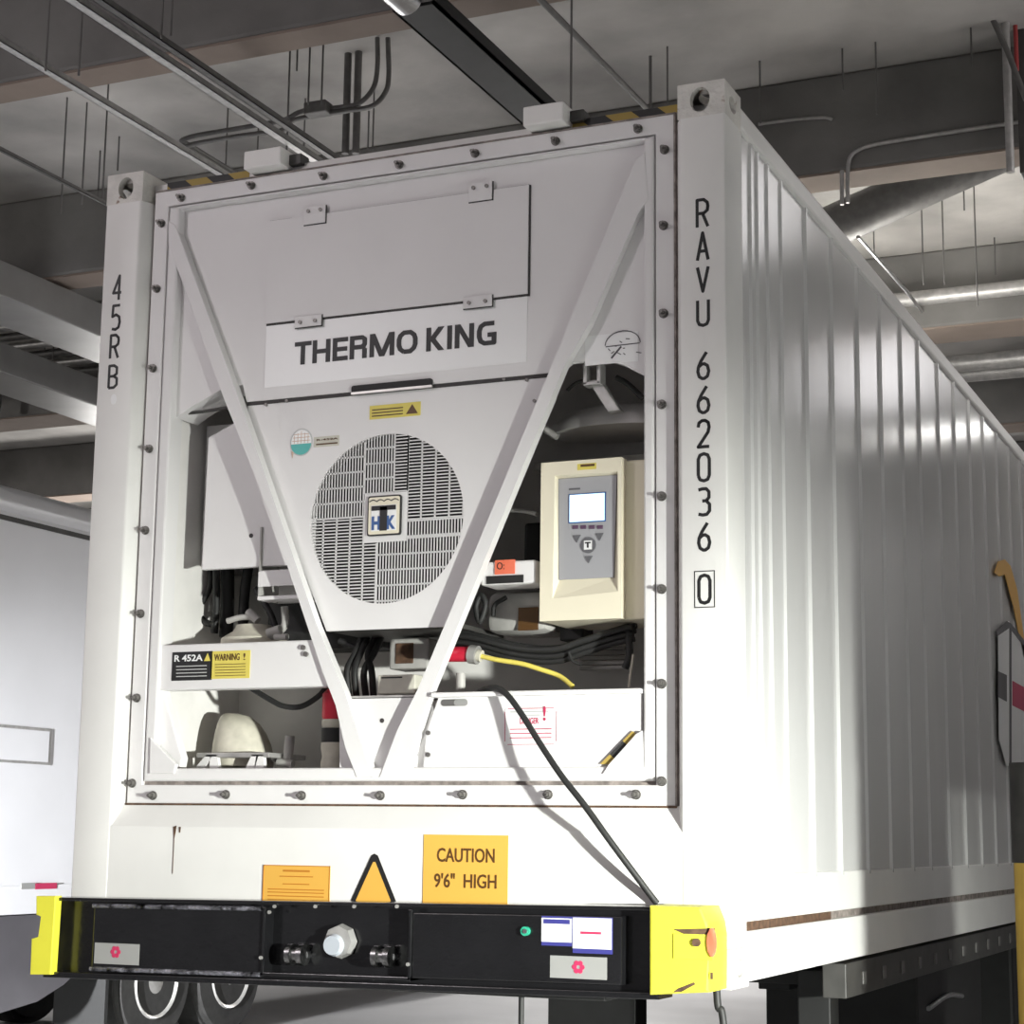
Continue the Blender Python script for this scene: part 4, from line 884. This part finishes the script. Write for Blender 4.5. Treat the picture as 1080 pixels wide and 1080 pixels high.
# ================================================================== cables
cab = tube('power_cable', None, 'rubber', [at(500, 733, .12), at(512, 727, .06), at(524, 726, .025), at(536, 734, .01), at(552, 756, -.015), at(570, 785, -.045), at(592, 818, -.075), at(617, 850, -.09), at(642, 885, -.085), at(668, 920, -.055), at(686, 944, -.022), at(693, 953, -.012)], .0105)
tag(recentre(cab), 'thick black power cable hanging down the container front to the yellow corner', 'cable')
p = at(550, 1046, .02); c2 = tube('drooping_cable', None, 'rubber', [(p.x, .02, -.052), (p.x, .02, -.15), (p.x+.002, .02, -.6)], .009)
tag(recentre(c2), 'thin black cable hanging straight below the middle of the black beam', 'cable')
c3 = tube('drooping_cable', None, 'rubber', [Vector((at(757, 1046, -.06).x-.006, -.06, .06)), Vector((at(757, 1046, -.06).x, -.06, -.042)), at(761, 1066, -.06), at(764, 1090, -.06), at(770, 1160, -.06)], .011)
tag(recentre(c3), 'black cable dangling beneath the right yellow corner', 'cable')

# ================================================================== neighbouring trailer
TX = -4.6
tl = thing('box_trailer', 'white box trailer with silver roof rail parked left behind the container', 'trailer', (TX-1.25, 9, G))
box('trailer_body', tl, 'trailer', TX-2.5, TX, 2.0, 14.5, .02, 2.74, .03)
bm = bmesh.new(); btube(bm, [(TX-.10, 1.98, 2.80), (TX-.10, 14.5, 2.80)], .125, smooth=False, seg=20); link('roof_rail', bm, mat('silver_rail', (.78, .78, .80), .3, metal=.55), tl, True)
box('roof_gutter', tl, 'dark', TX-.03, TX+.012, 2.0, 14.5, 2.655, 2.69)
box('lower_rail', tl, 'trailer', TX-.05, TX+.015, 2.0, 14.5, -.15, .055, .006)
for (a_, b_, m_) in (((22, 938), (37, 931), 'silver_label'), ((37, 938), (60, 931), 'pink')):
    p, q = atx(*a_, TX+.016), atx(*b_, TX+.016); box('reflective_tape', tl, m_, TX+.014, TX+.018, p.y, q.y, p.z, q.z)
p, q = atx(-12, 800, TX), atx(54, 769, TX); o = box('placard_holder', tl, 'galv', TX-.001, TX+.008, p.y, q.y, p.z-.02, q.z+.0); box('placard', o, 'trailer', TX+.006, TX+.012, p.y+.03, q.y-.03, p.z, q.z-.02)
sk = bmesh.new(); P = [(2.2, -.16), (6.55, -.16), (6.55, -.42), (6.40, -.52), (6.1, -.68), (5.8, -.78), (5.3, -.84), (2.2, -.86)]
a_ = [sk.verts.new((TX-.02, y_, z_)) for y_, z_ in P]; b_ = [sk.verts.new((TX-.5, y_, z_)) for y_, z_ in P]; sk.faces.new(a_); sk.faces.new(b_[::-1])
for i in range(len(P)): sk.faces.new((a_[i], b_[i], b_[(i+1) % len(P)], a_[(i+1) % len(P)]))
link('side_skirt', sk, M['skirt'], tl)
box('trailer_frame', tl, 'dull', TX-1.9, TX-.6, 2.2, 14.3, -.4, -.0)
for y_ in (7.32, 8.42):
    for x_ in (TX-.38, TX-2.4):
        bm = bmesh.new(); bcyl(bm, (x_, y_, G+.52), (x_+.34, y_, G+.52), .52, seg=48)
        es = [e for e in bm.edges if len(e.link_faces) == 2 and any(len(f.verts) > 8 for f in e.link_faces)]; bmesh.ops.bevel(bm, geom=es, offset=.05, segments=3, affect='EDGES'); t = link('tyre', bm, M['tyre'], tl, True)
        bm = bmesh.new(); n = 32
        prof = [(.30, .345), (.29, .36), (.27, .345), (.24, .25), (.12, .25), (.10, .34), (.05, .35)]
        rings = [[bm.verts.new((x_+d_, y_+r_*math.cos(2*math.pi*k/n), G+.52+r_*math.sin(2*math.pi*k/n))) for k in range(n)] for r_, d_ in prof]
        for u_, v_ in zip(rings, rings[1:]):
            for k in range(n): bm.faces.new((u_[k], u_[(k+1) % n], v_[(k+1) % n], v_[k]))
        bm.faces.new(rings[-1]); link('rim', bm, M['alu'], t, True)
box('mud_flap', tl, 'rubber', TX-.5, TX-.02, 6.62, 6.66, -1.1, -.2)

# guard post at the right edge
_e = atx(1065, 805, 2.92); _c = _e+_r0*.12; gx, gy = _c.x, _c.y; gt, gm = at(1080, 805, gy).z, at(1080, 910, gy).z
gp = thing('guard_post', 'round guard post, black above and yellow below, at the right edge', 'post', (gx, gy, G))
M['sleeve'] = mat('sleeve_yellow', (.75, .50, .10), .5, var=.1, vscale=6)
cyl('yellow_sleeve', gp, 'sleeve', (gx, gy, G), (gx, gy, gm), .114, seg=32)
cyl('black_sleeve', gp, 'dark', (gx, gy, gm), (gx, gy, gt), .12, seg=32)

# added unseen blocker in trailer form: it shades the container's side
# (its underside lets the work light through low down)
pt_ = thing('shade_blocker', 'added white box out of view, shading the right side of the container', 'trailer', (5.26, 5, G))
box('trailer_body', pt_, 'trailer', 4.02, 6.5, -.15, 11, .56, 2.95, .03)
box('low_blocker', pt_, 'dull', 4.02, 4.2, -.13, .74, G, .56, .01)

# ================================================================== overhead services
def oh(o, label, cat, group=None): return tag(recentre(o), label, cat, group)
# hanging rods
RG = 'threaded rods hanging from the ceiling'
rods = [(48, -20, 75, 3.0, 'far left above the double rail'), (83, -20, 80, 3.0, ''), (64, 105, 225, 4.0, ''), (86, 110, 215, 4.0, ''), (108, 88, 210, 4.0, ''), (124, 145, 180, 4.0, ''), (103, 160, 212, 3.6, ''), (170, -20, 40, 3.0, ''), (180, -20, 38, 3.0, ''),
        (238, 110, 175, 3.8, ''), (271, 133, 175, 3.8, ''), (302, 52, 168, 3.4, ''), (320, 105, 168, 3.8, ''), (325, 50, 110, 3.4, ''), (339, 50, 110, 3.4, ''), (313, 52, 75, 3.8, ''), (388, 118, 158, 3.6, ''), (393, 96, 158, 3.6, ''),
        (602, -20, 116, 2.6, ''), (686, 60, 115, 4.0, ''), (704, 50, 112, 4.0, ''), (802, 65, 130, 4.2, ''), (889, 52, 95, 4.2, ''), (925, 45, 120, 4.2, ''), (1025, 30, 70, 4.2, ''),
        (922, 178, 268, 6.6, ''), (974, 220, 300, 6.6, ''), (996, 218, 300, 6.6, ''), (1017, 200, 222, 6.6, ''), (1031, 192, 322, 6.6, ''), (1050, 258, 290, 6.6, ''), (55, 310, 390, 6.2, ''), (47, 350, 372, 6.2, '')]
where = {0: 'at the top left corner', 1: 'against the first beam, top left', 2: 'above the grey slope left of the left corner post', 3: 'second above the left duct', 4: 'crossing the double rail near the left post', 5: 'short, just above the left corner casting', 6: 'with a dark coupler, left of the left corner casting',
         7: 'of the pair near the top, left one', 8: 'of the pair near the top, right one', 9: 'left of the left lashing block', 10: 'above the left lashing block', 11: 'through the conduit crossing', 12: 'just right of the conduit crossing', 13: 'left of the junction box', 14: 'above the junction box', 15: 'short stub beside the conduit crossing', 16: 'left thin one right of the thick risers', 17: 'right thin one right of the thick risers',
         18: 'beside the right lashing block', 19: 'thick, left of the right corner casting', 20: 'thin, left of the right corner casting', 21: 'right of the right corner casting', 22: 'carrying a small sprinkler plate, left of three', 23: 'in the middle of the three before the second beam', 24: 'farthest right before the second beam',
         25: 'under the slanting duct, left', 26: 'under the slanting duct, second', 27: 'under the slanting duct, third', 28: 'short stub under the slanting duct', 29: 'long one under the slanting duct at right', 30: 'stub near the right edge', 31: 'between the two left ducts', 32: 'short one between the two left ducts'}
bmr = bmesh.new(); bcyl(bmr, (0, 0, .5), (0, 0, 1.5), 1, seg=8); rm = bpy.data.meshes.new('hanger_rod'); bmr.to_mesh(rm); bmr.free(); rm.materials.append(M['galvdark'])
for v in rm.vertices: v.co.z -= .5
NEAR = {0: 1.0, 1: 1.0, 7: 1.0, 8: 1.0, 11: 2.35, 13: 2.35, 14: 2.35, 15: 2.4, 18: 1.1}
for i, (px, ya, yb, Yd, _) in enumerate(rods):
    Yd = NEAR.get(i) or (atz(px, ya, CZ).y-.01 if ya > 0 and Yd < 5 else Yd)
    if Yd > 5: Yd = min(7.8, atz(px, ya, CZ).y-.01) if i in (28, 30, 31, 32) else Yd
    lo = at(px, yb, Yd)
    o = bpy.data.objects.new('hanger_rod', rm); COL.objects.link(o); o.location = (lo.x, Yd, lo.z); rr = .009 if i == 19 else .0052; o.scale = (rr, rr, max(.05, CZ-lo.z))
    tag(o, 'thin steel hanger rod '+where[i], 'rod', RG)
# rails along the depth of the hall
def rail(px, py, z, y0, y1, w_, h_, label, m='galv'):
    x = atz(px, py, z).x
    bm = bmesh.new(); bbox(bm, x-w_/2, x+w_/2, y0, y1, z, z+.004); bbox(bm, x-w_/2, x-w_/2+.004, y0, y1, z, z+h_); bbox(bm, x+w_/2-.004, x+w_/2, y0, y1, z, z+h_)
    return oh(link('strut_rail', bm, M[m]), label, 'rail', 'strut rails under the ceiling')
rail(110, 112, 3.95, -1.5, 9, .045, .03, 'long bright strut rail running from the left edge over the container roof')
rail(240, 110, 3.95, -1.5, 9, .05, .03, 'strut rail left of the pair meeting the conduit crossing')
rail(262, 108, 3.97, -1.5, 9, .04, .03, 'darker strut rail right of the pair meeting the conduit crossing', 'galvdark')
rail(60, 190, 3.95, -1.5, 5, .02, .02, 'thin rail at the left edge below the bright one', 'galvdark')
oh(tube('ceiling_conduit', None, 'galvdark', [(atz(560, 0, 3.97).x, -1, 3.97), (atz(680, 112, 3.97).x, 2.6, 3.97), (atz(680, 112, 3.97).x, 9, 3.97)], .014), 'thin pipe running back beside the dark tray toward the right corner casting', 'pipe')
# dark tray with its lamp
xl, xr = atz(500, 82, 3.9).x, atz(525, 66, 3.9).x
xc_ = atz(503, 68, 3.9).x
bm = bmesh.new(); bbox(bm, xc_-.10, xc_+.10, 1.05, 9, 3.9, 3.915); bbox(bm, xc_-.10, xc_-.088, 1.05, 9, 3.9, 3.97); bbox(bm, xc_+.088, xc_+.10, 1.05, 9, 3.9, 3.97); oh(link('cable_tray', bm, M['dull']), 'wide dark tray running back under the ceiling above the container', 'tray')
bm = bmesh.new(); btube(bm, [(xc_-.02, -.6, 3.93), (xc_-.02, 1.03, 3.93)], .07, smooth=False, seg=20); oh(link('spiral_duct', bm, M['steel'], None, True), 'shiny silver tube end in front of the dark tray at the top', 'duct')
# twin conduits with bends, box
def cond(dy, k):
    P = [at(192, 148, 3.0), at(196, 146, 3.0), at(260, 134, 3.0), at(298, 127, 3.0), at(320, 117, 3.0), at(360, 113, 3.0), at(380, 108, 3.0), at(394, 92, 3.0), at(398, 70, 3.0), at(398, 40, 3.0)]
    P = [p+Vector((0, 0, 0)) for p in P]
    if k: P = [at(192, 152, 3.0), at(197, 154, 3.0), at(255, 143, 3.0), at(300, 137, 3.0), at(312, 126, 3.0), at(365, 117, 3.0), at(392, 112, 3.0), at(406, 98, 3.0), at(410, 80, 3.0), at(409, 40, 3.0)]
    s_ = P[0]; return [Vector((s_.x+.0, 4.45, s_.z)), Vector((s_.x, 4, s_.z)), Vector((s_.x, 3.15, s_.z))]+P[1:]
oh(tube('bent_conduit', None, 'galvdark', cond(0, 0), .014), 'upper of two bent conduits looping to the junction box', 'conduit', 'twin bent conduits')
oh(tube('bent_conduit', None, 'galvdark', cond(0, 1), .014), 'lower of two bent conduits looping under the junction box', 'conduit', 'twin bent conduits')
p = at(335, 115, 2.97); oh(box('junction_box', None, 'galvdark', p.x-.07, p.x+.07, 2.93, 3.02, p.z-.035, p.z+.035, .008), 'grey junction box on the bent conduits', 'junction box')
for px, lab in ((366, 'left of two thick dark risers'), (377, 'right of two thick dark risers')):
    p = at(px, 100, 3.15); oh(cyl('riser_pipe', None, 'galvdark', (p.x, 3.15, at(px, 162, 3.15).z), (p.x, 3.15, CZ), .021), lab+' beside the bent conduits', 'pipe', 'thick risers')
# ducts at the left
for (a_, b_, lab) in (((0, 285), (0, 311), 'upper pale duct running back at the left edge'), ((0, 355), (0, 392), 'lower pale duct running back at the left edge')):
    p, q = atz(*a_, 4.0), atz(*b_, 4.0); Yd = 6.0
    z_ = 3.94; x_ = atz(*b_, z_).x; zt2 = at(*a_, atz(*b_, z_).y).z
    oh(box('air_duct', None, 'duct', x_-.5, x_, 1.5, 17, z_, z_+.24, .01), lab, 'duct', 'rectangular air ducts at left')
for k in range(7):
    p = atz(40, 330+k*11, 4.32); oh(cyl('cross_pipe', None, 'galv' if k % 2 else 'galvdark', (-9.5, p.y, p.z), (-2.2, p.y, p.z), .035, seg=12), ('thin pipe crossing between the left ducts, ' + ['topmost', 'second from top', 'third from top', 'middle', 'third from bottom', 'second from bottom', 'lowest'][k]), 'pipe', 'pipes crossing behind the left ducts')
p = at(90, 430, 9); oh(cyl('stub_pipe', None, 'galvdark', (p.x, 7.7, at(90, 425, 7.7).z), (p.x, 7.7, CZ), .04), 'short dark drop pipe in front of the third beam at left', 'pipe')
# right: slanting duct, pole, conduits, header pipes
a_, b_ = at(862, 246, 5.6), at(1075, 150, 5.6)
oh(cyl('slanting_duct', None, 'galvdark', a_, b_, .135, seg=28), 'large dark round duct slanting up to the right', 'duct')
p = at(1063, 100, 4.15); oh(cyl('drop_pipe', None, 'galv', (p.x, 4.15, at(1063, 182, 4.15).z), (p.x, 4.15, CZ), .022), 'grey vertical pipe near the upper right corner', 'pipe')
p = at(1074, 100, 4.3); o = box('steel_hanger', None, 'dark', p.x-.0, p.x+.12, 4.25, 4.40, at(1074, 186, 4.3).z, CZ, .006); oh(o, 'dark steel hanger frame at the upper right edge', 'bracket')
p = at(1072, 60, 4.2); oh(cyl('sprinkler_pipe', None, 'redpipe', (p.x, 4.2, at(1072, 75, 4.2).z), (p.x, 4.2, CZ), .012), 'short red pipe at the upper right edge', 'pipe')
oh(tube('small_conduit', None, 'galv', [at(894, 214, 4.44), at(894, 185, 4.44), at(896, 168, 4.44), at(904, 159, 4.44), at(925, 152, 4.44), at(980, 143, 4.44), at(1060, 131, 4.44), at(1100, 126, 4.44)], .012), 'light conduit bending from vertical to run along the second beam', 'conduit')
oh(tube('small_conduit', None, 'galv', [at(888, 216, 4.44), at(888, 180, 4.44)], .012, smooth=False), 'short vertical conduit beside the bent one at the second beam', 'conduit')
oh(tube('small_conduit', None, 'galv', [at(800, 131, 4.45), at(840, 126, 4.45), at(868, 124, 4.45), at(878, 126, 4.45)], .010), 'thin conduit low on the second beam right of the corner casting', 'conduit')
oh(tube('brace_rod', None, 'galvdark', [at(1033, -10, 4.1), at(1063, 55, 4.1), at(1082, 105, 4.1)], .016, smooth=False), 'slanting brace rod at the upper right corner', 'rod')
oh(tube('brace_rod', None, 'steel', [at(905, 250, 5.3), at(957, 308, 6.5), at(972, 328, 7.93)], .012, smooth=False), 'bright thin rod slanting down beside the container roof', 'rod')
p = at(1020, 308, 7.7); oh(cyl('header_pipe', None, 'galv', (-1, 7.7, p.z-.02), (9, 7.7, p.z+.02), .055), 'pale pipe fixed along the third beam at right', 'pipe')
for k, (px, py, Yd) in enumerate(((1050, 380, 9.5), (1050, 392, 10.2), (1050, 428, 13))):
    p = at(px, py, Yd); oh(cyl('header_pipe', None, 'galv', (p.x-6, Yd, p.z), (p.x+8, Yd, p.z), .07 if k != 2 else .04), ['upper pale pipe behind the third beam at right', 'lower pale pipe behind the third beam at right', 'thin pipe farthest back at right'][k], 'pipe')
